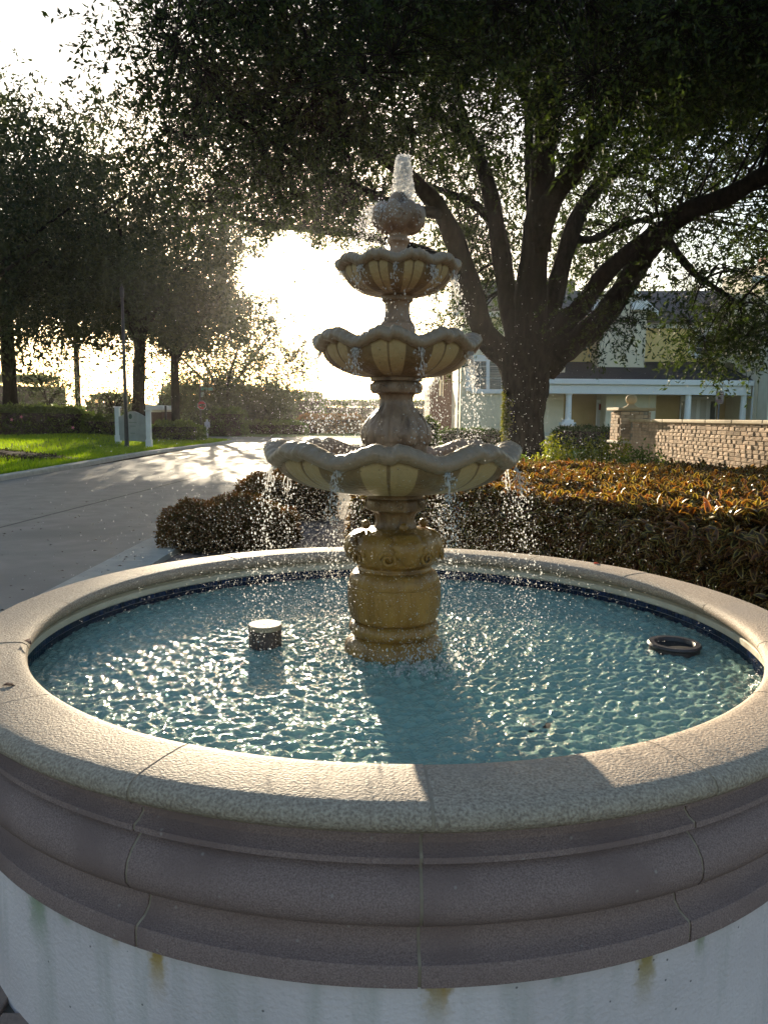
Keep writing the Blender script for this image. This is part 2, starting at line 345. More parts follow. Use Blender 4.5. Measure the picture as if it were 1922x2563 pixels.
def arc(prof, a0, a1, n=10, closed=True):
    """solid ring segment: closed profile swept between two angles (0 = towards the viewer)"""
    V = []; F = []; m = len(prof)
    for i in range(n+1):
        a = a0+(a1-a0)*i/n
        for r, z in prof: V.append((r*math.sin(a), -r*math.cos(a), z))
    for i in range(n):
        for k in range(m if closed else m-1):
            F.append([i*m+k, i*m+(k+1) % m, (i+1)*m+(k+1) % m, (i+1)*m+k])
    if closed: F += [list(range(m))[::-1], [n*m+k for k in range(m)]]
    return V, F
def rnd_prof(pts): return [(r, T+z) for r, z in pts]
cop = rnd_prof([(1.462,-.066),(1.440,-.062),(1.425,-.047),(1.420,-.030),(1.426,-.014),(1.442,-.004),(1.47,.0),(1.545,.002),(1.615,0),(1.640,-.004),(1.657,-.014),(1.666,-.029),(1.665,-.043),(1.656,-.055),(1.640,-.062),(1.60,-.064)])
mou = rnd_prof([(1.50,-.066),(1.632,-.066),(1.632,-.076),(1.606,-.079),(1.594,-.092),(1.596,-.112),(1.611,-.124),(1.628,-.129),(1.630,-.142),(1.618,-.149),(1.588,-.153),(1.614,-.166),(1.638,-.184),(1.655,-.208),(1.661,-.232),(1.659,-.256),(1.646,-.277),(1.624,-.290),(1.592,-.295),(1.582,-.312),(1.578,-.335),(1.584,-.358),(1.602,-.374),(1.630,-.382),(1.634,-.390),(1.634,-.434),(1.626,-.440),(1.50,-.440)])
NS = 15
JT = [random.uniform(-.004, .004) for _ in range(NS)]
for k in range(NS):
    a0 = R(2.2+24*k)
    V, F = arc(cop, a0+.0024, a0+R(24)-.0024, 12)
    o = link('coping_stone', mesh('coping_stone', V, F, True), M['cast'], basin); o.location = (0, 0, random.uniform(-.0015, .0015))
    mo = o.modifiers.new('edge', 'EDGE_SPLIT'); mo.split_angle = R(50)
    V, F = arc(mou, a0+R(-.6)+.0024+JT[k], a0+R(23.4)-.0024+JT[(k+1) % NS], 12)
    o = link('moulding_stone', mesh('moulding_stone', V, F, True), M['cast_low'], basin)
    mo = o.modifiers.new('edge', 'EDGE_SPLIT'); mo.split_angle = R(40)
core = [(r+(.002 if r < 1.5 else -.002), z-.0016) for r, z in cop]; V, F = arc(core, 0, 2*PI, 120)
link('mortar', mesh('mortar', V, F, True), M['mortar'], basin)
core = [(r-.004 if r > 1.51 else r, z) for r, z in mou]; V, F = arc(core, 0, 2*PI, 120)
link('mortar', mesh('mortar', V, F, True), M['mortar'], basin)
V, F = arc([(1.57, -.07), (1.612, -.07), (1.611, T-.438), (1.57, T-.438)], 0, 2*PI, 160); link('wall', mesh('wall', V, F, True), M['stucco'], basin).modifiers.new('edge', 'EDGE_SPLIT')
V, F = arc(rnd_prof([(1.52,-.068),(1.475,-.068),(1.468,-.078),(1.456,-.082),(1.453,-.086),(1.453,-.108),(1.457,-.113),(1.52,-.113)]), 0, 2*PI, 160); link('inner_lip', mesh('inner_lip', V, F, True), M['lip'], basin).modifiers.new('edge', 'EDGE_SPLIT')
V, F = arc(rnd_prof([(1.52,-.114),(1.462,-.114),(1.462,-.42),(1.52,-.42)]), 0, 2*PI, 160); link('grout', mesh('grout', V, F, True), M['grout'], basin)
WZ = T-.166                     # water level
V, F = arc([(0.001, WZ-.13), (1.461, WZ-.13)], 0, 2*PI, 96, False); link('basin_floor', mesh('basin_floor', V, F), M['pool'], basin)
# mosaic tiles: 300 on show one by one, the others joined
tw = .0262; NT = int(2*PI*1.46/tw); ta = 2*PI/NT
V, F = arc([(1.4585, 0), (1.4625, 0), (1.4625, .0235), (1.4585, .0235)], -ta*.5+.0009, ta*.5-.0009, 1); tile_me = mesh('tile', V, F); tile_me.materials.append(M['tile'])
rest_t = MB(); cnt = 0
order = []
for row in range(4):
    for k in range(NT):
        a = ta*k; back = abs(((a-PI+PI) % (2*PI))-PI)     # angle from the far side
        order.append((row if back < 2.2 else row+2, back, row, a))
order.sort()
for pr, back, row, a in order:
    z = T-.114-.0262*(row+1)+.001
    if cnt < 300 and back < 2.2:
        o = link('tile', tile_me, None, basin); o.location = (0, 0, z); o.rotation_euler = (0, 0, a); cnt += 1
    elif back < 2.4:
        V, F = arc([(1.4585, z), (1.4625, z), (1.4625, z+.0235), (1.4585, z+.0235)], a-ta*.5+.0009, a+ta*.5-.0009, 1); b = len(rest_t.V); rest_t.V += V; rest_t.F += [[b+i for i in f] for f in F]
tag(rest_t.build('tiles', M['tile'], basin), kind='stuff')

# ------------------------------------------------------------------ water in the basin
def watermat(name, tint, diff=.0, rough=.045, bump=.25, bs=45):
    m = bpy.data.materials.new(name); m.use_nodes = True; t = m.node_tree; t.nodes.remove(t.nodes['Principled BSDF']); N = t.nodes.new; L = t.links.new; out = t.nodes['Material Output']
    fr = N('ShaderNodeFresnel'); fr.inputs[0].default_value = 1.34
    tc = N('ShaderNodeTexCoord'); nz = N('ShaderNodeTexNoise'); nz.inputs['Scale'].default_value = bs; nz.inputs['Detail'].default_value = 3; L(tc.outputs['Object'], nz.inputs['Vector'])
    b = N('ShaderNodeBump'); b.inputs['Strength'].default_value = bump; b.inputs['Distance'].default_value = .01; L(nz.outputs[0], b.inputs['Height']); L(b.outputs[0], fr.inputs['Normal'])
    gl = N('ShaderNodeBsdfGlossy'); gl.inputs['Roughness'].default_value = rough; L(b.outputs[0], gl.inputs['Normal'])
    tr = N('ShaderNodeBsdfTransparent'); tr.inputs[0].default_value = (*tint, 1)
    df = N('ShaderNodeBsdfDiffuse'); df.inputs[0].default_value = (.38,.60,.52, 1)
    m1 = N('ShaderNodeMixShader'); m1.inputs[0].default_value = diff; L(tr.outputs[0], m1.inputs[1]); L(df.outputs[0], m1.inputs[2])
    m2 = N('ShaderNodeMixShader'); L(fr.outputs[0], m2.inputs[0]); L(m1.outputs[0], m2.inputs[1]); L(gl.outputs[0], m2.inputs[2]); L(m2.outputs[0], out.inputs[0])
    return m
M['water'] = watermat('pool_water', (.58,.84,.77), .46, .05, 1.0, 95)
nr, na = 230, 900
rr = np.linspace(.12, 1.459, nr)[:, None]; aa = (np.arange(na)*2*PI/na)[None]
X = rr*np.cos(aa); Y = rr*np.sin(aa); Z = np.zeros_like(X)
wr = np.random.default_rng(5)
for k in range(90):
    lam = .022*(6.0**wr.random()); th = wr.random()*2*PI; kx, ky = 2*PI/lam*math.cos(th), 2*PI/lam*math.sin(th)
    Z += (.0200 if lam < .06 else .0095)*lam*np.sin(kx*X+ky*Y+wr.random()*7)*(.5+.5*np.sin(X*wr.normal()*3+Y*wr.normal()*3+wr.random()*7))
for k in range(34):                                   # rings where drops land
    cx_, cy_ = wr.normal(0, .62, 2); d = np.hypot(X-cx_, Y-cy_); lam = .03+.04*wr.random(); r0 = .03+.15*wr.random()
    Z += .0020*np.sin(2*PI*d/lam)*np.exp(-((d-r0)/.05)**2)
d = np.hypot(X-.08, Y+.30); Z += .016*np.exp(-(d/.16)**2)*np.sin(X*60+3)*np.cos(Y*75)      # churned patch at the foot
V = np.stack([X, Y, Z], 2).reshape(-1, 3)
ii = np.arange(nr-1)[:, None]; kk = np.arange(na)[None]
F = np.stack([ii*na+kk, (ii+1)*na+kk, (ii+1)*na+(kk+1) % na, ii*na+(kk+1) % na], 2).reshape(-1, 4)
wo = link('water', npmesh('water', V, F, True), M['water']); wo.location = (FX, FY, WZ); tag(wo, 'rippling turquoise water filling the round basin', 'water', kind='structure')
# ------------------------------------------------------------------ the tiered fountain
M['ochre'] = mat('ochre_stone', (.205,.102,.020), (.285,.155,.034), 16, .36, .7, 45, .4, c3=(.105,.05,.012), s3=9, f3=.52, stretch=(1, 1, .35))
M['brown_stone'] = mat('brown_stone', (.15,.086,.038), (.22,.135,.062), 18, .4, .7, 55, .4, c3=(.10,.055,.028), s3=12, f3=.52, stretch=(1, 1, .35))
M['grey_stone'] = mat('grey_stone', (.18,.112,.072), (.275,.185,.122), 20, .42, .8, 55, .4, c3=(.085,.052,.034), s3=14, f3=.52, stretch=(1, 1, .35))
def bowlmat():
    m = mat('bowl_stone', (.13,.078,.034), (.195,.122,.055), 10, .4, .6, 60, .4); t = m.node_tree; N = t.nodes.new; L = t.links.new; p = t.nodes['Principled BSDF']
    base = p.inputs['Base Color'].links[0].from_socket
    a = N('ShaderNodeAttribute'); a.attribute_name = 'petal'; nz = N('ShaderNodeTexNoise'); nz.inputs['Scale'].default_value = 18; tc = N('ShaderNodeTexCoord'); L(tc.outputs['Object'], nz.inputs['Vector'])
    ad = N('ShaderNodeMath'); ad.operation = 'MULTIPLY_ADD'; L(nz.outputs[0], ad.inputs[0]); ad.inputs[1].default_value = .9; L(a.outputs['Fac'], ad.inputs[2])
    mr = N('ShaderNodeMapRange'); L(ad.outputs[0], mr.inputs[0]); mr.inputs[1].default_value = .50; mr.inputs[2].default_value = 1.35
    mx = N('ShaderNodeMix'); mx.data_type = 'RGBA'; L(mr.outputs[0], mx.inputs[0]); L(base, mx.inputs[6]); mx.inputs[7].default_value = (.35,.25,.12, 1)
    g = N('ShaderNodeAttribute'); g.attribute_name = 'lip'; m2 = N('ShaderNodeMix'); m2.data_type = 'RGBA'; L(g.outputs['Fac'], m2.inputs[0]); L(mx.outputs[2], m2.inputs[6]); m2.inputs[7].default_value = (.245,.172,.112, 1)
    L(m2.outputs[2], p.inputs['Base Color']); return m
M['bowl'] = bowlmat(); pits(M['bowl'], 60, .86, (.10,.065,.035), .6); pits(M['ochre'], 60, .88, (.10,.06,.02), .6)
fount = empty('tiered_fountain', (FX, FY, 0), 'carved stone fountain of three scalloped bowls standing in the basin', 'fountain')
def lathe_obj(name, prof, m, parent=fount, n=64, ridges=0, amp=0, zr=None, ph=0, steps=0):
    """turned part; ridges = number of flutes pressed into it over the height range zr"""
    pr = []
    if steps:
        for (r0, z0), (r1, z1) in zip(prof[:-1], prof[1:]):
            for k in range(steps): pr.append((r0+(r1-r0)*k/steps, z0+(z1-z0)*k/steps))
        pr.append(prof[-1])
    else: pr = prof
    V = []; F = []
    for r, z in pr:
        for k in range(n):
            a = 2*PI*k/n; q = r
            if ridges and zr[0] < z < zr[1]:
                wgt = math.sin(PI*(z-zr[0])/(zr[1]-zr[0]))**.5; q = r*(1+amp*wgt*(abs(math.cos(ridges*a*.5+ph))**.6-.6))
            V.append((q*math.cos(a), q*math.sin(a), z))
    for i in range(len(pr)-1):
        for k in range(n): F.append([i*n+k, i*n+(k+1) % n, (i+1)*n+(k+1) % n, (i+1)*n+k])
    F.append([k for k in range(n)][::-1]); F.append([(len(pr)-1)*n+k for k in range(n)])
    o = link(name, mesh(name, V, F, True), m, parent); mo = o.modifiers.new('edge', 'EDGE_SPLIT'); mo.split_angle = R(48); return o
def rnd(pts, k=4):
    """Catmull-Rom through the profile points"""
    out = []; n = len(pts)
    for i in range(n-1):
        p0, p1, p2, p3 = pts[max(i-1, 0)], pts[i], pts[i+1], pts[min(i+2, n-1)]
        for s in range(k):
            t = s/k
            out.append(tuple(.5*(2*p1[j]+(p2[j]-p0[j])*t+(2*p0[j]-5*p1[j]+4*p2[j]-p3[j])*t*t+(3*p1[j]-p0[j]-3*p2[j]+p3[j])*t**3) for j in (0, 1)))
    return out+[pts[-1]]
lathe_obj('foot', rnd([(.150,.40),(.218,.56),(.212,.64),(.210,.678),(.200,.704),(.180,.722),(.164,.733)]), M['ochre'])
lathe_obj('base_torus', rnd([(.160,.730),(.178,.738),(.191,.755),(.191,.772),(.180,.788),(.164,.797)]), M['ochre'])
lathe_obj('drum', rnd([(.160,.794),(.178,.802),(.188,.818),(.196,.86),(.1985,.91),(.197,.95)])+rnd([(.192,.954),(.192,.966),(.188,.985),(.174,1.003),(.158,1.012)]), M['ochre'], n=80)
lathe_obj('fillet', rnd([(.154,1.008),(.158,1.018),(.153,1.03),(.165,1.040)]), M['ochre'])
bulb = lathe_obj('scroll_bulb', rnd([(.158,1.036),(.176,1.05),(.191,1.08),(.196,1.115),(.188,1.145),(.165,1.168),(.128,1.182),(.095,1.192)], 5), M['ochre'], n=96, ridges=8, amp=.09, zr=(1.04,1.19), ph=.4)
lathe_obj('stem', rnd([(.100,1.186),(.086,1.20),(.080,1.222),(.086,1.246),(.100,1.26),(.120,1.268)], 5), M['brown_stone'], n=96, ridges=16, amp=.06, zr=(1.19,1.265))
lathe_obj('capital', rnd([(.112,1.264),(.123,1.27),(.126,1.29),(.122,1.308),(.112,1.316)])+[(.118,1.318),(.118,1.332),(.104,1.345)], M['brown_stone'], n=64)
lathe_obj('stem', rnd([(.120,1.40),(.130,1.53),(.136,1.555),(.1365,1.58),(.130,1.61),(.112,1.645),(.086,1.675),(.071,1.70),(.068,1.722),(.076,1.742),(.092,1.75)], 5), M['grey_stone'], n=120, ridges=12, amp=.10, zr=(1.535,1.735))
lathe_obj('capital', rnd([(.088,1.746),(.102,1.75),(.107,1.768),(.103,1.788),(.092,1.795)])+[(.106,1.797),(.108,1.812),(.098,1.83)], M['grey_stone'])
lathe_obj('stem', rnd([(.080,1.95),(.072,2.02),(.062,2.034),(.053,2.055),(.049,2.085),(.053,2.11),(.062,2.118),(.064,2.132),(.058,2.15)], 4), M['grey_stone'], n=64, ridges=10, amp=.05, zr=(2.03,2.11))
lathe_obj('stem', rnd([(.050,2.18),(.046,2.29),(.038,2.305),(.034,2.325),(.040,2.342),(.046,2.35),(.046,2.362),(.038,2.37),(.05,2.40)], 4), M['grey_stone'], n=48)
# volutes and acanthus leaves
def volute(name, base, outw, m, size, parent=fount, turns=1.6, flip=1, thick=.2):
    """spiral scroll lying against the surface; outw = outward horizontal direction"""
    o_ = Vector(outw).normalized(); sd = Vector((-o_.y, o_.x, 0)); pts = []; rad = []
    N_ = 22
    for i in range(N_):
        t = i/(N_-1); a = t*turns*2*PI; r = size*(1-.82*t)
        pts.append(Vector(base)+sd*(flip*r*math.cos(a))+Vector((0, 0, r*math.sin(a)))+o_*(size*.25*t)); rad.append(size*thick*(1-.35*t))
    return MB().tube(pts, rad, 7).build(name, m, parent, True)
for k in range(8):
    a = 2*PI*k/8-PI/2+.16; d = (math.cos(a), math.sin(a), 0)
    volute('volute', (d[0]*.124, d[1]*.124, 1.291), d, M['brown_stone'], .020, flip=1 if k % 2 else -1)
    volute('volute', (d[0]*.104, d[1]*.104, 1.771), d, M['grey_stone'], .017, flip=1 if k % 2 else -1)
def leaf_relief(name, zs, rs, ang, wid, m, parent=fount, lift=.012):
    """raised acanthus leaf that follows the turned surface"""
    V = []; F = []; n = len(zs); w_ = 7
    for i in range(n):
        t = i/(n-1); ww = wid*(math.sin(PI*(.12+.88*t)**.75)**.8+.05)*(1+.16*math.sin(t*22))
        for k in range(w_):
            u = k/(w_-1)*2-1; a = ang+u*ww; r = rs[i]+lift*(1-.75*abs(u)**2)*math.sin(PI*min(1, t*.9+.1))-.35*lift*(abs(u) < .2)+lift*.9*max(0, t-.8)*5*.5-.002
            V.append((r*math.cos(a), r*math.sin(a), zs[i]))
    for i in range(n-1):
        for k in range(w_-1): F.append([i*w_+k, i*w_+k+1, (i+1)*w_+k+1, (i+1)*w_+k])
    o = link(name, mesh(name, V, F, True), m, parent); mo = o.modifiers.new('thick', 'SOLIDIFY'); mo.thickness = .008; return o
def prof_r(prof, z):
    for (r0, z0), (r1, z1) in zip(prof[:-1], prof[1:]):
        if z0 <= z <= z1: return r0+(r1-r0)*(z-z0)/(z1-z0+1e-9)
    return prof[-1][0]
p2 = [(.130,1.53),(.136,1.555),(.1365,1.58),(.130,1.61),(.112,1.645),(.086,1.675),(.071,1.70)]
zs = [1.535+.13*i/13 for i in range(14)]
for k in range(6): leaf_relief('acanthus_leaf', zs, [prof_r(p2, z)+.004 for z in zs], 2*PI*k/6-PI/2+.35, .30, M['grey_stone'])
p1 = [(.176,1.05),(.191,1.08),(.196,1.115),(.188,1.145),(.165,1.168),(.128,1.182)]
zs1 = [1.178-.115*i/13 for i in range(14)]
for k in range(4):
    an = 2*PI*k/4-PI/2+.28; leaf_relief('acanthus_leaf', zs1, [prof_r(p1, z)+.003 for z in zs1], an, .34, M['ochre'], lift=.016)
    for s_ in (-1, 1):
        a = an+s_*.42; d = (math.cos(a), math.sin(a), 0); volute('volute', (d[0]*.196, d[1]*.196, 1.085), d, M['ochre'], .036, flip=s_, thick=.24)
    a = an; d = (math.cos(a), math.sin(a), 0); bs = MB().lathe([(.001,-.02),(.012,-.016),(.02,0),(.012,.016),(.001,.02)], 12, cap=False); o = bs.build('boss', M['ochre'], fount, True); o.location = (d[0]*.125, d[1]*.125, 1.205)

def bowl(R_, rb, z0, zb, lobes, amp, ph, lipw, name='bowl'):
    """scalloped shell bowl: underside of petals, rolled undulating lip, hollow inside"""
    n = 640; rows = []
    def crest(a):
        x = math.cos(lobes*a+ph); c = .5+.5*x
        return (c**.8)-.30*math.exp(-((1-x)/.10)**2*1.0)            # double-humped crest between deep spouts
    prof = []
    for i in range(15):                                         # underside
        s_ = i/14; prof.append((rb+(R_*.955-rb)*math.sin(s_*PI/2)**.85, zb+(z0-zb)*(1-math.cos(s_*PI/2))**.9, s_, 0))
    L_ = lipw
    for dr, dz in ((.012,-.002),(.030,.004),(.040,.012),(.043,.024),(.036,.037),(.020,.047),(.0,.050),(-.022,.045),(-.042,.032),(-.06,.012)):
        prof.append((R_*.955+dr*L_, z0+dz*L_, 1, 1))
    for s_, dz in ((.80,-.02),(.62,-.045),(.3,-.06),(.06,-.065)): prof.append((R_*s_, z0+dz, .35*s_, 2))
    V = []; F = []; pe = []; lp = []
    for r, z, wgt, kind in prof:
        for k in range(n):
            a = 2*PI*k/n; c = crest(a); q = r; zz = z
            if kind == 0:
                g = abs(math.cos(lobes*a+ph))                    # grooves between petals
                q = r*(1+.045*wgt*(abs(math.sin(lobes*a+ph))**.5-.55)); zz = z+amp*(c-.5)*wgt**2.2
                x = math.cos(lobes*a+ph); pe.append((1.0 if x > -.15 else 0)*(1-math.exp(-((1-x)/.012)**2*.0)*(1 if x > .992 else 0))*(1 if .1 < wgt < .985 else 0))
            else:
                q = r+R_*.02*(c-.5)*wgt; zz = z+amp*(c-.5)*wgt; pe.append(0)
                if kind == 1: q += .0016*math.sin(lobes*9*a); zz += .0012*math.sin(lobes*9*a)
            lp.append(1.0 if kind == 1 else 0.0); V.append((q*math.cos(a), q*math.sin(a), zz))
    m = len(prof)
    for i in range(m-1):
        for k in range(n): F.append([i*n+k, i*n+(k+1) % n, (i+1)*n+(k+1) % n, (i+1)*n+k])
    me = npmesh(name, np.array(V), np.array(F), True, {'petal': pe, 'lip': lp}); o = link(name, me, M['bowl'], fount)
    pool = MB().lathe([(R_*.86, z0-.012), (.001, z0-.012)], 96, cap=False); wq = pool.build('bowl_water', M['bowlwater'], o, True); return o
M['bowlwater'] = watermat('bowl_water', (.8,.8,.75), .1, .06, .8, 60)
bowl(.496, .112, 1.475, 1.338, 8, .048, .3, 1.25).location.x = -.014
bowl(.315, .098, 1.925, 1.812, 8, .040, 1.0, 1.0)
bowl(.230, .060, 2.235, 2.138, 10, .022, .5, .80)
# finial: drooping shell cap with a ball, water bubbling over it
V = []; F = []; n = 96; prof = rnd([(.045,2.385),(.072,2.392),(.094,2.41),(.103,2.44),(.098,2.468),(.078,2.488),(.05,2.497)], 4)
for r, z in prof:
    for k in range(n):
        a = 2*PI*k/n; q = r*(1+.13*(abs(math.cos(3.5*a+.3))**.7-.55)); V.append((q*math.cos(a), q*math.sin(a), z+.012*math.cos(7*a+.6)*(r/.1)))
for i in range(len(prof)-1):
    for k in range(n): F.append([i*n+k, i*n+(k+1) % n, (i+1)*n+(k+1) % n, (i+1)*n+k])
link('finial_shell', mesh('finial_shell', V, F, True), M['grey_stone'], fount)
for k in range(7):
    a = 2*PI*k/7+.2; d = (math.cos(a), math.sin(a), 0); volute('volute', (d[0]*.098, d[1]*.098, 2.435), d, M['grey_stone'], .026, flip=1 if k % 2 else -1, thick=.3)
lathe_obj('finial_ball', rnd([(.05,2.485),(.047,2.497),(.040,2.51),(.036,2.524),(.026,2.537),(.010,2.543),(.001,2.544)], 4), M['grey_stone'], n=40)

# ------------------------------------------------------------------ things in the water
M['pvc'] = mat('weathered_pipe', (.055,.038,.034), (.10,.07,.06), 20, .6, .5, 80, c3=(.035,.025,.023), s3=8, f3=.5)
M['ring'] = mat('skimmer_ring', (.035,.03,.032), (.07,.06,.06), 12, .35, .2, 60)
M['black'] = mat('black_housing_and_shade', (.006,.006,.007), rough=.6)
sp = empty('standpipe', (-.508, 3.19, WZ-.13), 'short dark pipe with a painted sunlit top standing in the water left of the pedestal', 'pipe')
MB().lathe([(.070,0),(.070,.205),(.066,.205)], 40).build('pipe', M['pvc'], sp, True).modifiers.new('e', 'EDGE_SPLIT')
cap = MB().lathe(rnd([(.0705,.205),(.0715,.210),(.0715,.222),(.069,.226)], 3)+[(.0,.227)], 40, cap=False).build('cap', mat('pipe_sunlit_top', (.25,.19,.13), (.36,.29,.21), 25, .7, .6, 120, .3), sp, True); cap.modifiers.new('e', 'EDGE_SPLIT')  # lighter tan disc paints the sunlight on the pipe's flat top
rg = empty('skimmer', (1.262, 3.19, WZ-.134), 'round dark skimmer opening with a pale ring at the right of the pool', 'skimmer')
MB().lathe([(.12,0),(.104,.11),(.104,.146),(.112,.156),(.106,.165),(.084,.165),(.078,.156),(.074,.10),(.072,.02)], 48, cap=False).build('ring', M['ring'], rg, True).modifiers.new('e', 'EDGE_SPLIT')
MB().lathe([(.0755,.149),(.001,.149)], 32, cap=False).build('opening', M['black'], rg)  # black disc painted in place of the shaded hollow inside the ring
ul = empty('pool_light', (.515, 2.36, WZ-.099), 'dark underwater lamp near the front edge of the pool', 'lamp')
MB().lathe(rnd([(.075,0),(.078,.05),(.066,.085),(.05,.095),(.001,.10)], 3), 28, cap=False).build('housing', M['black'], ul, True)
MB().tube([(-.09,0,.02),(-.09,0,.07),(.09,0,.07),(.09,0,.02)], .008, 6).build('bracket', M['ring'], ul, True)
# ------------------------------------------------------------------ moving water: jet, falls, drops
def sprayglass(name, tr=.35, rough=.18):
    m = bpy.data.materials.new(name); m.use_nodes = True; t = m.node_tree; t.nodes.remove(t.nodes['Principled BSDF']); N = t.nodes.new; L = t.links.new; out = t.nodes['Material Output']
    rf = N('ShaderNodeBsdfTranslucent'); rf.inputs[0].default_value = (.97,.97,.97, 1)
    gl = N('ShaderNodeBsdfGlossy'); gl.inputs['Roughness'].default_value = rough
    a = N('ShaderNodeMixShader'); a.inputs[0].default_value = .35; L(rf.outputs[0], a.inputs[1]); L(gl.outputs[0], a.inputs[2])
    tp = N('ShaderNodeBsdfTransparent'); b = N('ShaderNodeMixShader'); b.inputs[0].default_value = tr; L(a.outputs[0], b.inputs[1]); L(tp.outputs[0], b.inputs[2]); L(b.outputs[0], out.inputs[0]); return m
M['drop'] = sprayglass('water_drop', .30, .15)
M['film'] = sprayglass('water_film', .5, .10)
octa = np.array([[1,0,0],[-1,0,0],[0,1,0],[0,-1,0],[0,0,1.15],[0,0,-1.0]]); of = np.array([[0,2,4],[2,1,4],[1,3,4],[3,0,4],[2,0,5],[1,2,5],[3,1,5],[0,3,5]])
def drops(name, P, r, label, mm='drop', st=None):
    n = len(P); sc_ = np.ones((n, 1, 3)); 
    if st is not None: sc_[:, 0, 2] = st
    V = (P[:, None, :]+octa[None]*r[:, None, None]*sc_).reshape(-1, 3); F = (of[None]+6*np.arange(n)[:, None, None]).reshape(-1, 3)
    return tag(link(name, npmesh(name, V, F, True), M[mm]), label, 'water drops', kind='stuff')
def keep_out(P):
    """drop the points that would lie inside the pedestal or under the water"""
    q = np.hypot(P[:, 0]-FX, P[:, 1]-FY); z = P[:, 2]
    lim = np.select([z < 1.02, z < 1.2, z < 1.34, z < 1.75, z < 1.83, z < 2.14], [.205, .2, .13, .14, .11, .07], .0)
    bw = ((z > 1.34) & (z < 1.53) & (q < .12+.4*(np.clip((z-1.34)/.16, 0, 1))**.5)) | ((z > 1.81) & (z < 1.97) & (q < .1+.23*(np.clip((z-1.81)/.14, 0, 1))**.5))
    return P[(q > lim) & ~bw & (z > WZ+.005)]
g = RNG
n = 20000
rad = .22+np.abs(g.normal(0, .5, n)); an = g.random(n)*2*PI; zz = WZ+.02+np.abs(g.normal(0, .55, n))
P = keep_out(np.stack([FX-.03+rad*np.cos(an), FY+rad*np.sin(an), zz], 1)); P = P[(P[:, 1] > 2.2)]
drops('water_spray', P, (.0008+.0017*g.random(len(P))**2.4)*np.clip((P[:, 1]-1.0)/2.2, .5, 1), 'fine sparkling spray drifting round the tiered fountain')
# falls from the spouts of each bowl
def falls(name, R_, z0, z1, lobes, ph, per, label, spread=.012, rr=(.0012, .0040), strand=True):
    Pts = []; St = []; film = MB()
    for k in range(lobes):
        a = ((2*k+1)*PI-ph)/lobes
        m_ = int(per*(.5+random.random()))
        t = np.sort(g.random(m_)**.75); v = .10+.12*random.random(); drop_t = math.sqrt(2*(z0-z1)/9.8)
        tt = t*drop_t; q = R_+v*tt; zf = z0-.5*9.8*tt**2
        sp_ = spread*(.5+3.0*t); aa_ = a+g.normal(0, 1, m_)*sp_/R_
        Pts.append(np.stack([FX+(q+g.normal(0, 1, m_)*sp_)*np.cos(aa_), FY+(q+g.normal(0, 1, m_)*sp_)*np.sin(aa_), zf], 1)); St.append(1+2.2*g.random(m_)*(1-t))
        for s_ in range(3):                                  # ropes of water just under the lip
            if random.random() < .12: continue
            a2 = a+random.uniform(-.06, .06); ln = random.uniform(.03, .20)*(1 if z0 < 2 else .6); p_ = []
            for i in range(9):
                u = i/8; tq = math.sqrt(2*ln*u/9.8); q2 = R_+v*tq+.004*math.sin(u*9+k); p_.append((FX+q2*math.cos(a2)+.003*math.sin(u*13+s_), FY+q2*math.sin(a2), z0-ln*u))
            film.tube(p_, [.0027*(1-.7*i/8)*(1+.45*math.sin(i*2.1+k+s_)) for i in range(9)], 5)
    P_ = np.concatenate(Pts); S_ = np.concatenate(St); ok = P_[:, 2] > WZ; P_ = P_[ok]; S_ = S_[ok]
    drops(name, P_, rr[0]+(rr[1]-rr[0])*g.random(len(P_))**1.8, label, st=S_)
    tag(film.build('water_strands', M['film'], None, True), 'thin ropes of water running off '+label.split(' off ')[-1], 'water strands', kind='stuff')
falls('falling_water', .232, 2.225, 1.95, 10, .5, 170, 'beads of water dripping off the top bowl', .008)
falls('falling_water', .318, 1.905, 1.50, 8, 1.0, 330, 'beads of water pouring off the middle bowl', .010)
falls('falling_water', .510, 1.455, WZ, 8, .3, 330, 'beads of water falling off the lowest bowl', .012)
# jet
V = []; F = []; n = 28; rows = 44
for i in range(rows):
    t = i/(rows-1); z = 2.50+.18*t; r = .014*(1-t)+.025*(1-.25*t); cx_ = .006+.012*math.sin(t*4+.5)*t; r *= 1-(max(0, t-.9)/.1)**2*.85
    for k in range(n):
        a = 2*PI*k/n; q = r*(1+.16*math.sin(a*3+t*21)+.12*math.sin(a*5-t*37)+random.uniform(-.16, .16)); V.append((FX+.012+cx_+q*math.cos(a), FY+.012+q*math.sin(a), z+random.uniform(-.002, .002)))
for i in range(rows-1):
    for k in range(n): F.append([i*n+k, i*n+(k+1) % n, (i+1)*n+(k+1) % n, (i+1)*n+k])
F.append([(rows-1)*n+k for k in range(n)])
tag(link('water_jet', mesh('water_jet', V, F, False), M['film']), 'frothy white jet of water bubbling up from the finial', 'water jet', kind='stuff')
n = 3200; t = g.random(n); a = g.random(n)*2*PI; q = (.022*(1-t)+.026)*np.sqrt(g.random(n))*1.15
P = np.stack([FX+.016+q*np.cos(a), FY+.012+q*np.sin(a), 2.50+.185*t], 1); drops('jet_froth', P, .0012+.003*g.random(n)**2, 'bright froth of drops inside the top jet')
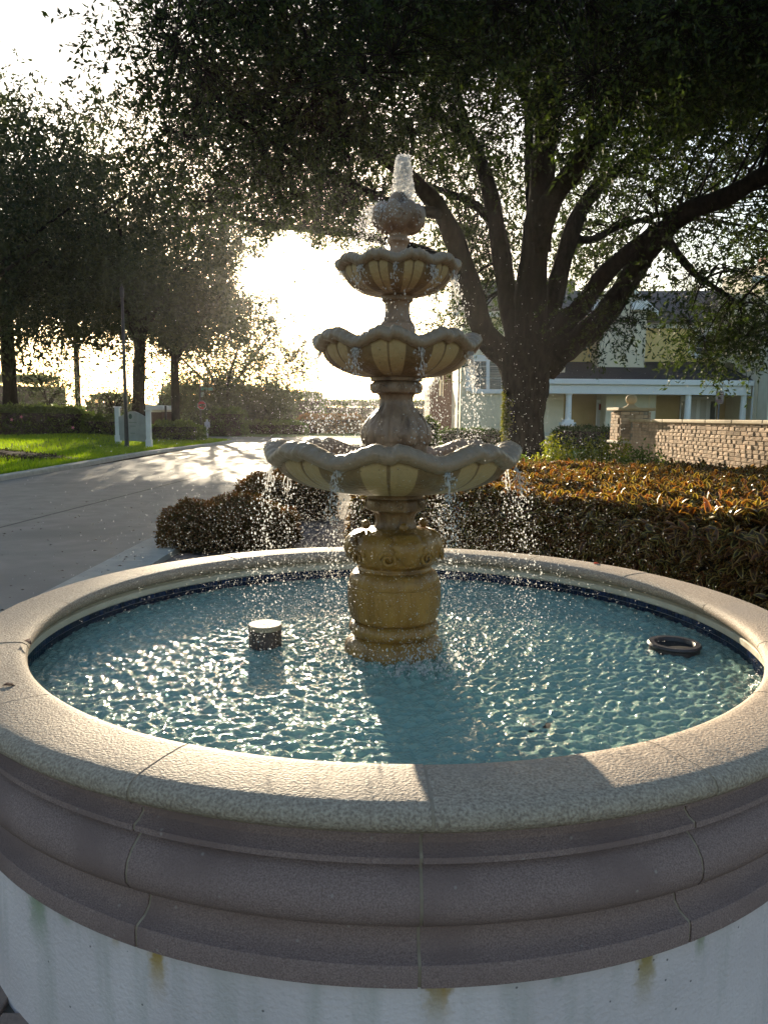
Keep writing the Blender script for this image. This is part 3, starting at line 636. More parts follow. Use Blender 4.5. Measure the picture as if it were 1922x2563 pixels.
# veil of water thrown off the finial to the left and front, and splash at the foot
n = 1400; a = g.normal(3.4, .8, n); v = .25+.75*g.random(n); tt = g.random(n)*.21
P = np.stack([FX+(.095+v*tt*.55)*np.cos(a), FY+(.095+v*tt*.55)*np.sin(a), 2.47+.35*v*tt-4.9*tt**2+g.normal(0, .01, n)], 1); drops('finial_splash', P, .0008+.0028*g.random(n)**2.2, 'water thrown off the finial to the left')
n = 900; a = -PI/2+g.normal(.25, .45, n); v = g.random(n)
P = np.stack([FX+.05+(.20+.20*v)*np.cos(a), FY+(.20+.22*v)*np.sin(a), WZ+.005+.075*np.abs(g.normal(0, 1, n))*(1-v*.6)], 1); drops('foot_splash', P, .001+.0035*g.random(n)**2, 'white splash where water hits the pool before the foot', st=1+g.random(n))
sh = MB()
for k in range(26):
    a = -PI/2+random.gauss(.25, .35); r0 = random.uniform(.22, .36); p0 = Vector((FX+.04+r0*math.cos(a), FY+r0*math.sin(a), WZ-.002)); d = Vector((random.gauss(0, .5), random.gauss(-.4, .4), random.uniform(.7, 1.6))).normalized(); l = random.uniform(.02, .07)
    sh.tube([p0+d*l*u-Vector((0, 0, u*u*l*.4)) for u in (0, .25, .5, .75, 1)], [.010*q for q in (1, .8, .55, .6, .2)], 6)
tag(sh.build('splash_tongues', M['film'], None, True), 'clear tongues of splashing water in front of the pedestal foot', 'splash', kind='stuff')
n = 700; a = g.random(n)*2*PI; r = .48*np.sqrt(g.random(n)); P = np.stack([FX+r*np.cos(a), FY+r*np.sin(a), 1.462+np.abs(g.normal(0, .03, n))], 1); P = P[(np.hypot(P[:, 0]-FX, P[:, 1]-FY) > .14)]
drops('bowl_splash', P, .0008+.0025*g.random(len(P))**2, 'drops bouncing in the lowest bowl')
# ------------------------------------------------------------------ trees
M['bark'] = mat('oak_bark', (.009,.007,.006), (.024,.019,.015), 9, .95, 1, 26, .05, stretch=(1, 1, .3))
M['oak_leaf'] = leafmat('oak_leaf', (.011,.018,.007), (.042,.060,.013), .50, .55, spec=.15)
M['oak_leaf_far'] = leafmat('oak_leaf_far', (.016,.024,.011), (.045,.053,.019), .38, .6, spec=.15)
FC = np.array([FX, FY])
def lit_gap(P, rad=1.75):
    """True where a leaf would stand between the low sun and the basin: the opening in the canopy the sun shines through"""
    hx, hy = math.sin(SUN_AZ), math.cos(SUN_AZ); dx, dy = P[:, 0]-FX, P[:, 1]-FY
    along = dx*hx+dy*hy; lat = dx*hy-dy*hx; h = P[:, 2]-along*math.tan(SUN_EL)
    edge = rad+.35*np.sin(P[:, 2]*1.9+P[:, 1]*.35)+.3*np.sin(P[:, 2]*5.1+P[:, 1])+RNG.normal(0, .22, len(P))
    return (np.abs(lat) < edge) & (h < 3.0+.2*np.sin(lat*4)) & (h > .25+.25*np.sin(lat*5+along)) & (along > 4)
def thin(P):
    """chance of a leaf staying where the canopy opens over the lawn, the road and the copperleaf bed"""
    s = np.array(SUN); t = (P[:, 2]-.4)/s[2]; Q = P[:, :2]-s[None, :2]*t[:, None]; k = np.ones(len(P)); x, y = Q[:, 0], Q[:, 1]
    k[(x < -9.5) & (x > -21) & (y > 17) & (y < 42)] = .3
    k[(x < -3) & (x > -9.5) & (y > 21) & (y < 50)] = .35
    k[(x > -.5) & (x < 7.5) & (y > 4) & (y < 22) & (P[:, 1] > y+3)] = .5
    k[(x > -3) & (x < -.5) & (y > 7) & (y < 15)] = .3
    return RNG.random(len(P)) < k
def sprays(C, rho, per, k=10, ln=.42, leaf=.075, droop=.25, squash=.8):
    """leafy twigs scattered round clump centres C -> leaf arrays and twig segments"""
    n = len(C)*per; c = np.repeat(C, per, 0); rh = np.repeat(rho, per)[:, None]
    off = rdir(n)*(RNG.random((n, 1))**.45)*rh; off[:, 2] *= squash; O = c+off
    D = unit(unit(off)*.8+rdir(n)*.8+np.array([0, 0, -droop]))
    t = (np.arange(k)+.6)/k; P = O[:, None]+D[:, None]*(t[None, :, None]*ln)
    P[..., 2] -= (t**2*ln*.35)[None]; P = P.reshape(-1, 3)
    Dl = unit(np.repeat(D, k, 0)*.7+rdir(n*k)*.9); return P, Dl, O, D
def leafobj(name, P, D, leaf, m, parent, wr=.42, extra=None):
    n = len(P); V, F, I = leaves_np(P, D, rdir(n), leaf*(.7+.6*RNG.random(n)), wr)
    return tag(link(name, npmesh(name, V, F, attrs={'rnd': RNG.random(n)[I]}), m, parent), kind='stuff')
def limb_tube(mb, pts, w0, w1, n=9, sub=4):
    """smooth limb through pts, radius tapering w0 -> w1, slightly uneven"""
    pts = [Vector(p) for p in pts]; out = []
    for i in range(len(pts)-1):
        p0, p1, p2, p3 = pts[max(i-1, 0)], pts[i], pts[i+1], pts[min(i+2, len(pts)-1)]
        for s in range(sub):
            t = s/sub; out.append(.5*(2*p1+(p2-p0)*t+(2*p0-5*p1+4*p2-p3)*t*t+(3*p1-p0-3*p2+p3)*t**3))
    out.append(pts[-1]); m = len(out)
    rad = [(w0+(w1-w0)*(i/(m-1))**.8)*(1+.07*math.sin(i*1.7+w0*40)) for i in range(m)]
    mb.tube(out, rad, n); return out, rad
# the big oak: trunk and limbs
TD = 22.0
def pxr(w_, d): return w_/FPX*d*.5
oak = empty('oak_tree', (pix(1314, 1100, TD).x, TD, 0), 'huge spreading live oak with many dark limbs behind the fountain', 'tree')
OB = Vector(oak.location)
limbs = [  # (pixels and depth along the limb, widths in pixels)
 ('limb', [(1275,900,TD),(1210,828,21.6),(1158,655,21),(1106,533,20.5),(1036,452,20),(960,395,19),(870,330,17.5)], 70, 26),
 ('limb', [(1190,745,21.4),(1087,643,21.5),(1009,614,22),(906,590,22.5),(790,575,22.5),(650,556,22),(540,520,21.5)], 34, 12),
 ('limb', [(1300,880,TD),(1274,753,22.5),(1250,608,23),(1222,463,23.5),(1181,359,24),(1129,307,24),(1060,270,24)], 62, 22),
 ('limb', [(1248,590,23),(1200,520,23.5),(1135,487,24),(1060,460,24.5)], 26, 12),
 ('limb', [(1215,440,23.4),(1180,350,23),(1158,278,22.5),(1130,190,22)], 26, 12),
 ('limb', [(1325,880,TD),(1332,695,22),(1352,521,21.6),(1361,377,21.2),(1366,249,20.6),(1360,120,20)], 92, 34),
 ('limb', [(1335,600,21.8),(1326,440,22.5),(1322,278,23),(1310,180,23)], 34, 14),
 ('limb', [(1366,420,21.4),(1388,340,21.8),(1398,243,22),(1410,150,22)], 28, 12),
 ('limb', [(1348,620,21.8),(1372,515,21),(1442,417,19.5),(1517,307,18),(1575,232,16.8),(1627,168,15.8),(1700,90,14.5)], 62, 26),
 ('limb', [(1352,880,TD),(1390,724,22.6),(1442,550,23.4),(1500,463,24),(1581,400,24.5),(1680,340,25)], 60, 22),
 ('limb', [(1362,890,TD),(1420,800,21.6),(1453,770,21.4),(1517,683,20.6),(1598,614,19.4),(1650,572,18.6)], 58, 38),
 ('limb', [(1365,925,TD),(1400,885,21.6),(1448,850,21),(1511,793,20.4),(1569,707,19.8),(1633,614,19),(1714,533,18),(1818,492,17),(1922,434,16),(2060,380,15),(2200,330,14)], 72, 36),
 ('limb', [(1420,590,23.2),(1480,600,24),(1540,570,25),(1640,540,26)], 24, 12),
 ('limb', [(1655,580,18.4),(1700,640,18.2),(1745,690,18),(1790,720,17.6),(1850,760,17.2)], 26, 8),
 ('limb', [(1106,533,20.5),(1010,520,19.5),(900,470,18),(760,400,16),(600,300,14)], 30, 12),
 ('limb', [(1627,168,15.8),(1560,60,13.5),(1400,-80,11.5),(1200,-200,10)], 30, 12),
 ('limb', [(1361,300,21),(1250,150,18),(1050,20,15),(800,-60,12.5),(560,-80,11)], 34, 12),
]
tk = MB(); tp = [pix(1311,1200,TD), pix(1312,1130,TD), pix(1313,1060,TD), pix(1313,1000,TD), pix(1316,940,TD), pix(1322,890,TD), pix(1330,850,TD)]; tp[0].z = -.1
tw_ = [108, 92, 95, 104, 122, 150, 150]
pts = []; rads = []
for i in range(len(tp)-1):
    for s in range(5): pts.append(tp[i].lerp(tp[i+1], s/5)); rads.append(pxr(tw_[i]+(tw_[i+1]-tw_[i])*s/5, TD))
tk.tube([p-OB for p in pts], rads, 22)
# bark ridges on the trunk mesh
Vn = []
for i, v in enumerate(tk.V):
    k = i % 22; ring = i//22; c = pts[ring]-OB; q = Vector(v)-c; Vn.append(tuple(c+q*(1+.045*math.sin(k*3.1+ring*.35)+.035*math.sin(k*5.3-ring*.8)+random.uniform(-.015, .015))))
tk.V = Vn; tk.build('trunk', M['bark'], oak, True)
LP = []
for nm, pp, w0, w1 in limbs:
    mb = MB(); P3 = [pix(*q)-OB for q in pp]; o_, r_ = limb_tube(mb, P3, pxr(w0, pp[0][2]), pxr(w1, pp[-1][2])); mb.build('limb', M['bark'], oak, True); LP += [p+OB for p in o_]
LPn = np.array(LP)
# crown: clumps of twigs in regions of the spreading canopy
def region(n, x0, x1, y0, y1, d0, d1):
    return [tuple(pix(random.uniform(x0, x1), random.uniform(y0, y1), random.uniform(d0, d1))) for _ in range(n)]
CL = []
CL += region(46, 385, 960, -120, 230, 9, 15)
CL += region(150, 900, 2250, -260, 240, 9, 17)
CL += region(90, 900, 2200, 40, 340, 16, 25)
CL += region(24, 400, 900, 180, 420, 12, 18)
CL += region(26, 470, 930, 330, 530, 15, 22)
CL += region(14, 560, 960, 470, 590, 19, 23)
CL += region(34, 960, 1500, 330, 690, 23, 30)
CL += region(40, 1480, 2200, 280, 520, 18, 28)
CL += region(10, 1730, 2050, 670, 850, 16.5, 19.5)
CL += region(5, 1700, 1860, 800, 890, 16.8, 18.6)
CL += region(3, 1480, 1620, 760, 820, 18.2, 20)
CL += region(14, 1085, 1210, 640, 870, 25, 29)
CL += region(20, 1500, 2200, 500, 690, 23, 30)
CL += region(18, 960, 1500, 330, 700, 24, 30)
CL = np.array(CL); CL = CL[CL[:, 2] > 2.3]
rho = .75+.6*RNG.random(len(CL))
P, D, O, Dv = sprays(CL, rho, 44, 11, .45, droop=.3)
def segs(A, B, r0, r1):
    # three-sided twigs from A to B
    t_ = unit(B-A); a_ = unit(np.cross(t_, np.array([.3, .2, 1.]))); b_ = np.cross(t_, a_); Vs = []
    for E_, r_ in ((A, r0), (B, r1)):
        for g_ in range(3): Vs.append(E_+(a_*math.cos(g_*2.094)+b_*math.sin(g_*2.094))*r_)
    V = np.stack(Vs, 1).reshape(-1, 3); n = len(A); q = np.array([[0, 1, 4, 3], [1, 2, 5, 4], [2, 0, 3, 5]]); return V, (q[None]+6*np.arange(n)[:, None, None]).reshape(-1, 4)
Cr = np.repeat(CL, 44, 0); E1 = O+Dv*.45; E1[:, 2] -= .14; kp = ~lit_gap(O, 2.1) & ~lit_gap(E1, 2.1) & (O[:, 1] < 24)
V1, F1 = segs(Cr[kp], O[kp], .006, .0035); V2, F2 = segs(O[kp], E1[kp], .0035, .0015)
tag(link('twigs', npmesh('twigs', np.concatenate([V1, V2])-np.array(OB), np.concatenate([F1, F2+len(V1)])), M['bark'], oak), kind='stuff')
ok = ~lit_gap(P) & thin(P); P = P[ok]; D = D[ok]
dist = np.linalg.norm(P-np.array([0, 0, CAM_Z]), axis=1)
leafobj('crown', P-np.array(OB), D, .056+.0030*dist, M['oak_leaf'], oak, .44)
tb = MB()
for c in CL:
    if lit_gap(c[None])[0]: continue
    i = np.argmin(((LPn-c)**2).sum(1)+np.where(LPn[:, 2] > c[2]+1.5, 6, 0)); a = Vector(LPn[i]); b = Vector(c); m_ = a.lerp(b, .5)+Vector((random.gauss(0, .2), random.gauss(0, .2), .25))
    l = (b-a).length
    tb.tube([a-OB, a.lerp(m_, .5)-OB+Vector((0, 0, .08)), m_-OB, m_.lerp(b, .6)-OB, b-OB], [min(.05, .012+.007*l), .028, .02, .013, .006], 5, cap=False)
    for q in range(3):
        e = b+Vector(rdir(1)[0])*.8; tb.tube([b-OB, b.lerp(e, .5)-OB+Vector((0, 0, .05)), e-OB], [.007, .005, .002], 3, cap=False)
tag(tb.build('branches', M['bark'], oak, True), kind='stuff')
# ivy and fern on the trunk's left edge
n = 900; zz = np.abs(RNG.normal(1.55, .5, n))+.1; a = RNG.normal(PI+.1, .35, n); c0 = pix(1311, 1060, TD)
P = np.stack([c0.x+.57*np.cos(a), TD+.57*np.sin(a), zz], 1); M['fern'] = leafmat('fern', (.09,.11,.02), (.22,.20,.05), .5)
leafobj('trunk_fern', P-np.array(OB), unit(rdir(n)+np.array([-.8, -.3, .1])), .11, M['fern'], oak, .3)

def tree(px, d, H_, cr, cz, label, seed, nclump, leaf=.2, squash=.75, name='oak_tree', lean=0, tr=.35, group='trees beyond the lawn', base=None, lm=None, rho=1.5, limbs_=7, per=27, cx_off=0):
    random.seed(seed); b = pix(px, 1040, d); bz = float(lawn_z(b.x, d)) if b.x < -10 and d < 48 else 0.0
    if base is not None: bz = base
    e = empty(name, (b.x, d, bz-.05), label, 'tree', group)
    trunk = MB(); hz = cz-bz-cr*squash*.55; hz = max(hz, H_*.22)
    top = Vector((lean, 0, hz)); limb_tube(trunk, [(0,0,-.1),(lean*.2,0,hz*.35),(lean*.6,0,hz*.7),tuple(top)], tr, tr*.8, 10); trunk.build('trunk', M['bark'], e, True)
    ends = []
    for k in range(limbs_):
        a = 2*PI*k/limbs_+random.random(); r = cr*random.uniform(.5, .85); en = Vector((cx_off+r*math.cos(a), r*math.sin(a), cz-bz+random.uniform(-.35, .5)*cr*squash))
        st = Vector((lean*.7, 0, hz*random.uniform(.7, 1))); mb = MB(); o_, _ = limb_tube(mb, [st, st.lerp(en, .35)+Vector((0,0,.35)), st.lerp(en, .7)+Vector((0,0,.3)), en], tr*.5, .04, 7); mb.build('limb', M['bark'], e, True); ends += o_
    g_ = np.random.default_rng(seed); u = unit(g_.normal(size=(nclump, 3))); rr_ = g_.random((nclump, 1))**.4
    C = u*rr_*np.array([cr, cr, cr*squash])+np.array([cx_off, 0, cz-bz]); C[:, 2] = np.where(u[:, 2] < 0, cz-bz-(cz-bz-C[:, 2])*.75, C[:, 2])
    C += g_.normal(0, .3, C.shape); C[:, 2] -= np.where(g_.random(nclump) < .30, g_.random(nclump)*3.2, 0)*(cr > 5)
    P, D, O, Dv = sprays(C, rho*(.6+.7*g_.random(nclump)), per, 8, .9, droop=.2); W = P+np.array(e.location)
    ok = ~lit_gap(W, 1.7) & thin(W); P, D = P[ok], D[ok]
    leafobj('crown', P, D, leaf*1.3, lm or M['oak_leaf_far'], e, .5)
    return e
tree(28, 42, 18, 9.2, 12.4, 'tall dark oak at the left edge with a forked trunk behind the hedge', 21, 210, .19, .85, tr=.42)
tree(346, 46, 16, 7.8, 10.8, 'oak with a leaning trunk right behind the grey sign', 22, 170, .19, .85, lean=.3, tr=.40)
tree(560, 66, 12, 7.6, 7.2, 'hazy oak crown sloping down to the sky gap beside the road', 23, 150, .21, .85, tr=.35)
tree(655, 72, 8, 3.9, 3.7, 'low rounded tree at the right end of the hazy oak row', 24, 60, .2, .85, tr=.2, rho=1.2)
tree(197, 60, 15, 6, 11, 'slender pale trunked tree standing in the bright gap left of the sign', 25, 80, .2, .7, tr=.24)
tree(122, 47, 5, 1.9, 3.3, 'small dark ornamental tree rising out of the hedge', 26, 26, .15, .9, tr=.08, rho=.7)
tree(285, 45, 3.5, 1.3, 2.5, 'small rounded shrub tree just left of the lamp post', 27, 18, .13, .9, tr=.07, rho=.55)
tree(-180, 34, 15, 7.5, 9.6, 'near oak whose dark crown enters at the left edge', 28, 150, .17, .85, tr=.4, cx_off=2.4)
tree(440, 50, 14, 6.2, 9.2, 'dark oak between the sign tree and the stop sign', 29, 120, .2, .8, tr=.3)
random.seed(77)
# ------------------------------------------------------------------ hedges and shrubs
def poly_in(poly, X, Y):
    ins = np.zeros(len(X), bool); n = len(poly)
    for i in range(n):
        x0, y0 = poly[i]; x1, y1 = poly[(i+1) % n]
        c = ((y0 > Y) != (y1 > Y)) & (X < (x1-x0)*(Y-y0)/(y1-y0+1e-12)+x0); ins ^= c
    return ins
def edge_dist(poly, X, Y):
    best = np.full(len(X), 1e9); ox = np.zeros(len(X)); oy = np.zeros(len(X)); n = len(poly)
    for i in range(n):
        a = np.array(poly[i]); b = np.array(poly[(i+1) % n]); e = b-a; t = np.clip(((X-a[0])*e[0]+(Y-a[1])*e[1])/(e@e), 0, 1); qx, qy = a[0]+t*e[0]-X, a[1]+t*e[1]-Y
        d = np.hypot(qx, qy); m = d < best; best[m] = d[m]; ox[m] = qx[m]/(d[m]+1e-9); oy[m] = qy[m]/(d[m]+1e-9)
    return best, ox, oy
def lump(X, Y, s=1.0, a=.05): return a*(np.sin(X*3.1*s+1)*np.sin(Y*2.7*s+.4)+.6*np.sin(X*7.3*s+Y*5.1*s)+.4*np.sin(X*13*s-Y*11*s))
def mound(poly, n, h, edge=.35, z0=0):
    """points on the skin of a clipped planting: top and rounded sides; returns points, outward normals, depth"""
    xs = [p[0] for p in poly]; ys = [p[1] for p in poly]
    X = RNG.uniform(min(xs), max(xs), n*3); Y = RNG.uniform(min(ys), max(ys), n*3); i = poly_in(poly, X, Y); X, Y = X[i][:n], Y[i][:n]
    d, ox, oy = edge_dist(poly, X, Y); hh = (h+lump(X, Y))*np.clip(d/edge, 0, 1)**.45
    low = np.clip(1-d/edge, 0, 1); Nn = np.stack([ox*low*1.4, oy*low*1.4, np.full(len(X), .6)], 1)
    # side skin
    ns = n//3; per = []; L_ = [math.dist(poly[k], poly[(k+1) % len(poly)]) for k in range(len(poly))]; pk = RNG.choice(len(poly), ns, p=np.array(L_)/sum(L_)); t = RNG.random(ns)
    A = np.array(poly); B = np.roll(A, -1, 0); Q = A[pk]+(B[pk]-A[pk])*t[:, None]; e = unit(B[pk]-A[pk]); nn = np.stack([e[:, 1], -e[:, 0]], 1)
    sgn = np.where(poly_in(poly, Q[:, 0]+nn[:, 0]*.02, Q[:, 1]+nn[:, 1]*.02), -1, 1)[:, None]; nn = nn*sgn; zs_ = RNG.random(ns)*h*.92
    inn = .05+.16*np.clip((zs_/h-.5)*2, 0, 1)**2*edge*2
    S = np.stack([Q[:, 0]-nn[:, 0]*inn, Q[:, 1]-nn[:, 1]*inn, zs_], 1)
    P = np.concatenate([np.stack([X, Y, hh], 1), S]); N2 = np.concatenate([Nn, np.concatenate([nn, np.full((ns, 1), .35)], 1)])
    P[:, 2] += z0; return P, unit(N2)
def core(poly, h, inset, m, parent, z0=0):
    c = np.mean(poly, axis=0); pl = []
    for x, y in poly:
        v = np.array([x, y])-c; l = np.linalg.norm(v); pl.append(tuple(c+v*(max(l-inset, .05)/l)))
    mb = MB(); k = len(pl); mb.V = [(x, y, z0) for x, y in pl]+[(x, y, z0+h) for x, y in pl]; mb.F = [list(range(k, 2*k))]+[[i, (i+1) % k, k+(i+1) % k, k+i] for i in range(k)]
    return mb.build('stems_or_core', m, parent)  # solid dark core added inside the foliage to block light
M['stem'] = mat('stems_or_core', (.018,.012,.008), (.04,.028,.018), 30, .95, 1, 40)
M['copper'] = leafmat('copper_leaf', (.036,.028,.008), (.085,.030,.014), .34, .36, edge=((.44,.35,.09), (.40,.17,.06)))
M['copper_small'] = leafmat('copper_leaf_small', (.07,.058,.018), (.14,.06,.022), .42, .45)
# the big copper-leaf bed on the right
HP = [(-.42,8.7),(.35,8.25),(1.3,7.65),(2.2,6.95),(3.0,6.15),(3.7,5.1),(4.6,3.9),(6.6,3.9),(7.0,8),(6.9,13.6),(4.5,14.2),(2.2,14.3),(.7,13.4),(.0,11.2)]
hb = empty('copper_leaf_hedge', (3, 9, 0), 'wide bed of copperleaf with yellow and orange edged leaves right of the basin', 'hedge'); hb.location = (0, 0, 0)
P, Nn = mound(HP, 30000, .80, .30)
vis = (P[:, 0] < .56*P[:, 1]+.4) & (P[:, 1] > 3.2); P, Nn = P[vis], Nn[vis]
n = len(P)
P[:, 2] += np.where(RNG.random(len(P)) < .06, RNG.random(len(P))*.09, 0)
# whorls: each growing point carries several leaves that spread outwards
kL = 4; Pw = np.repeat(P, kL, 0); Nw = np.repeat(Nn, kL, 0); Dw = unit(Nw*.75+rdir(n*kL)*1.0+np.array([0, 0, .12])); Pw = Pw+Nw*RNG.normal(-.015, .03, (n*kL, 1))-np.array([0, 0, .03])
far = np.hypot(Pw[:, 0], Pw[:, 1]); Ln = (.055+.085*RNG.random(n*kL)**1.4)
keep = (far < 10.5) | (RNG.random(n*kL) < .75); Pw, Dw, Nw, Ln, far = Pw[keep], Dw[keep], Nw[keep], Ln[keep], far[keep]
up = unit(Nw*.8+np.array([0, 0, .8])+rdir(len(Pw))*.5)
az = np.arctan2(Pw[:, 0], Pw[:, 1]); inview = (az > .0) & (az < .475) & (Pw[:, 2] > .45)
big = np.argsort(np.where(inview, far-Pw[:, 2]*1.5-Ln*10, 99))[:300]; bm = np.zeros(len(Pw), bool); bm[big] = True
EDGE8 = np.array([.35, 0, .1, 1, 1, 1, 1, 1.])
V, F, I = leaves_np(Pw[~bm], Dw[~bm], up[~bm], Ln[~bm], .42, .22, 'blade'); nn_ = (~bm).sum()
tag(link('foliage', npmesh('foliage', V, F, True, {'rnd': RNG.random(nn_)[I], 'edge': np.tile(EDGE8, nn_)}), M['copper'], hb), kind='stuff')
leafme = []
for k in range(10):
    V, F, I = leaves_np(np.zeros((1, 3)), np.array([[0, 1., 0]]), np.array([[0, 0, 1.]]), np.array([1.0]), .42, .15+.02*k, 'blade'); me = npmesh('leaf', V, F, True, {'rnd': np.full(8, k/9), 'edge': EDGE8}); me.materials.append(M['copper']); leafme.append(me)
for i in big:
    d = Vector(Dw[i]); u_ = Vector(up[i]); s_ = d.cross(u_).normalized(); u_ = s_.cross(d); o = link('leaf', leafme[random.randrange(10)], None, hb)
    o.matrix_local = Matrix(((s_.x, d.x, u_.x, Pw[i][0]), (s_.y, d.y, u_.y, Pw[i][1]), (s_.z, d.z, u_.z, Pw[i][2]), (0, 0, 0, 1))) @ Matrix.Scale(Ln[i]*1.15, 4)
core(HP, .62, .28, M['stem'], hb)
def shrub(name, poly, h, n, ll, m, label, group=None, cat='shrub', parts=True, z0=0, wr=.45, edge=.35, cs=.72, ins=.2):
    c = np.mean(poly, axis=0); e = empty(name, (c[0], c[1], z0), label, cat, group); rel = [(x-c[0], y-c[1]) for x, y in poly]
    P, Nn = mound(rel, n, h, edge); D = unit(Nn*.8+rdir(len(P))); P = P+Nn*RNG.normal(-.01, ll*.5, (len(P), 1))
    leafobj('foliage', P, D, ll, m, e, wr); core(rel, h*cs, ins, M['stem'], e); return e
def blob(cx_, cy_, rx, ry, seed=0, n=20, rot=0):
    out = []
    for k in range(n):
        a = 2*PI*k/n; r = 1+.07*math.sin(2*a+seed)+.05*math.sin(5*a+seed*2); x, y = rx*r*math.cos(a), ry*r*math.sin(a); out.append((cx_+x*math.cos(rot)-y*math.sin(rot), cy_+x*math.sin(rot)+y*math.cos(rot)))
    return out
shrub('copper_shrub', blob(-2.0, 9.7, .84, .72, 1), .52, 13000, .05, M['copper_small'], 'low bronze clipped shrub nearest the basin, left of the path', 'bronze shrubs left of the path')
shrub('copper_shrub', blob(-1.66, 12.9, .84, 1.15, 2.2), .63, 11000, .055, M['copper_small'], 'low bronze clipped shrub farther back, beside the brick path', 'bronze shrubs left of the path')
M['lime'] = leafmat('lime_leaf', (.10,.13,.015), (.24,.25,.035), .5, .45)
M['green'] = leafmat('green_leaf', (.03,.055,.014), (.08,.12,.025), .4, .5)
M['hedge_green'] = leafmat('hedge_leaf', (.05,.08,.015), (.12,.17,.03), .45, .5)
def bushy(px, d, w_, hb_, label, m, n, group=None, ll=.07):
    """loose airy shrub: leafy shoots on several bare stalks"""
    b = pix(px, 1100, d); e = empty('green_shrub', (b.x, d, 0), label, 'shrub', group); mb = MB(); P_ = []; D_ = []
    for k in range(n):
        a = random.random()*2*PI; r = w_*math.sqrt(random.random()); tip = Vector((r*math.cos(a), r*math.sin(a), hb_*(1-.35*(r/w_)**2)*random.uniform(.72, 1.05))); s = Vector((tip.x*.25, tip.y*.25, 0)); q = [s, s.lerp(tip, .5)+Vector((0, 0, .06)), tip]; mb.tube(q, [.012, .008, .003], 4, cap=False)
        for j2 in range(46):
            t = .45+.6*random.random()**.7; P_.append(tuple(s.lerp(tip, min(t, 1.02))+Vector((random.gauss(0, .05), random.gauss(0, .05), random.gauss(0, .04)))))
    mb.build('stems_or_core', M['stem'], e, True); P_ = np.array(P_); leafobj('foliage', P_, unit(rdir(len(P_))+np.array([0, 0, .3])), ll, m, e, .45); return e
g1 = 'yellow-green shrubs before the brick wall'
bushy(1405, 17.6, .62, 1.30, 'yellow-green shrub just right of the oak trunk', M['lime'], 46, g1)
bushy(1512, 17.0, .70, 1.28, 'yellow-green shrub in front of the ball-topped pillar', M['lime'], 52, g1)
bushy(1618, 15.6, .66, 1.18, 'darker glossy shrub in front of the brick wall', M['hedge_green'], 44, g1)
bushy(1290, 16.2, .30, .95, 'small green tuft at the foot of the oak trunk', M['hedge_green'], 16, g1)
# hedge rows beyond the lawn and at the junction
def hedge(px0, px1, d, h, label, n, ll=.16, m='hedge_green', dep=1.3, grp='clipped hedges beyond the lawn', name='hedge', d1=None):
    a = pix(px0, 1060, d); b = pix(px1, 1060, d1 or d); d1 = d1 or d; z0 = float(min(lawn_z(a.x, d), lawn_z(b.x, d1)))-.1 if a.x < -10.5 and d < 48 else 0
    return shrub(name, [(a.x, d), (b.x, d1), (b.x+.2, d1+dep), (a.x-.2, d+dep)], h, n, ll, M[m], label, grp, 'hedge', z0=z0, edge=.4, ins=.15, cs=.85)
hedge(-60, 205, 39, 1.5, 'dark green hedge at the left end of the lawn', 7000, d1=41, m='hedge_green')
hedge(205, 330, 41, 1.15, 'lower clipped hedge left of the grey sign', 4500, d1=42)
hedge(372, 492, 42, 1.1, 'lower clipped hedge right of the grey sign', 4500, d1=44)
hedge(517, 602, 62, 2.1, 'round clipped dark bush right of the stop sign', 3500, .2, m='green', dep=2.5)
hedge(600, 760, 70, 1.0, 'low grey-green bushes along the far verge', 3500, .22, m='green', dep=1.5)
hedge(745, 905, 74, 1.6, 'reddish hedge along the far verge behind the fountain', 4500, .22, m='copper_small', dep=1.5)
hedge(640, 800, 95, 4.2, 'hazy row of trees far beyond the junction', 5000, .4, m='green', dep=6)
hedge(790, 1085, 100, 3.4, 'hazy far shrubbery behind the fountain', 6000, .4, m='green', dep=6)
hedge(1052, 1096, 34, 1.62, 'small clipped box hedge by the brick house corner', 2600, .10, dep=1.0)
hedge(1100, 1262, 40, .95, 'dark low shrubs below the louvred window', 3500, .14, m='green', dep=1.0)
hedge(1395, 1545, 42, 1.15, 'dark low shrubs along the porch', 3500, .14, m='green', dep=1.0)
hedge(-500, 380, 130, 2.5, 'pale distant tree line seen through the left gap', 6000, .5, m='green', dep=6)
hedge(-200, 120, 85, 5.5, 'far belt of trees behind the left oak', 5000, .4, m='green', dep=5)
hedge(215, 300, 80, 3.4, 'far rounded thicket behind the small shrub tree', 2500, .35, m='green', dep=5)
hedge(395, 640, 88, 4.6, 'far dark thicket behind the stop sign', 6000, .4, m='green', dep=6)
# pink flowers in the left hedge
M['pink'] = mat('pink_petal', (.75,.22,.30), (.85,.35,.42), 8, .5)
for px_, py_, dd in ((54,1043,38.6), (183,1070,38.9), (30,1050,38.7)):
    p = pix(px_, py_, dd); e = empty('pink_flower', p, {54: 'pink blossom high in the left hedge', 183: 'pink blossom low in the hedge', 30: 'pink blossom near the left edge of the hedge'}[px_], 'flower', 'pink blossoms in the hedge')
    for k in range(5):
        a = 2*PI*k/5; MB().hexa([(0,-.01,0),(.05*math.cos(a-.5),-.03,.05*math.sin(a-.5)),(.10*math.cos(a),-.04,.10*math.sin(a)),(.05*math.cos(a+.5),-.03,.05*math.sin(a+.5)),(0,0,0),(.05*math.cos(a-.5),-.02,.05*math.sin(a-.5)),(.10*math.cos(a),-.03,.10*math.sin(a)),(.05*math.cos(a+.5),-.02,.05*math.sin(a+.5))]).build('petal', M['pink'], e)
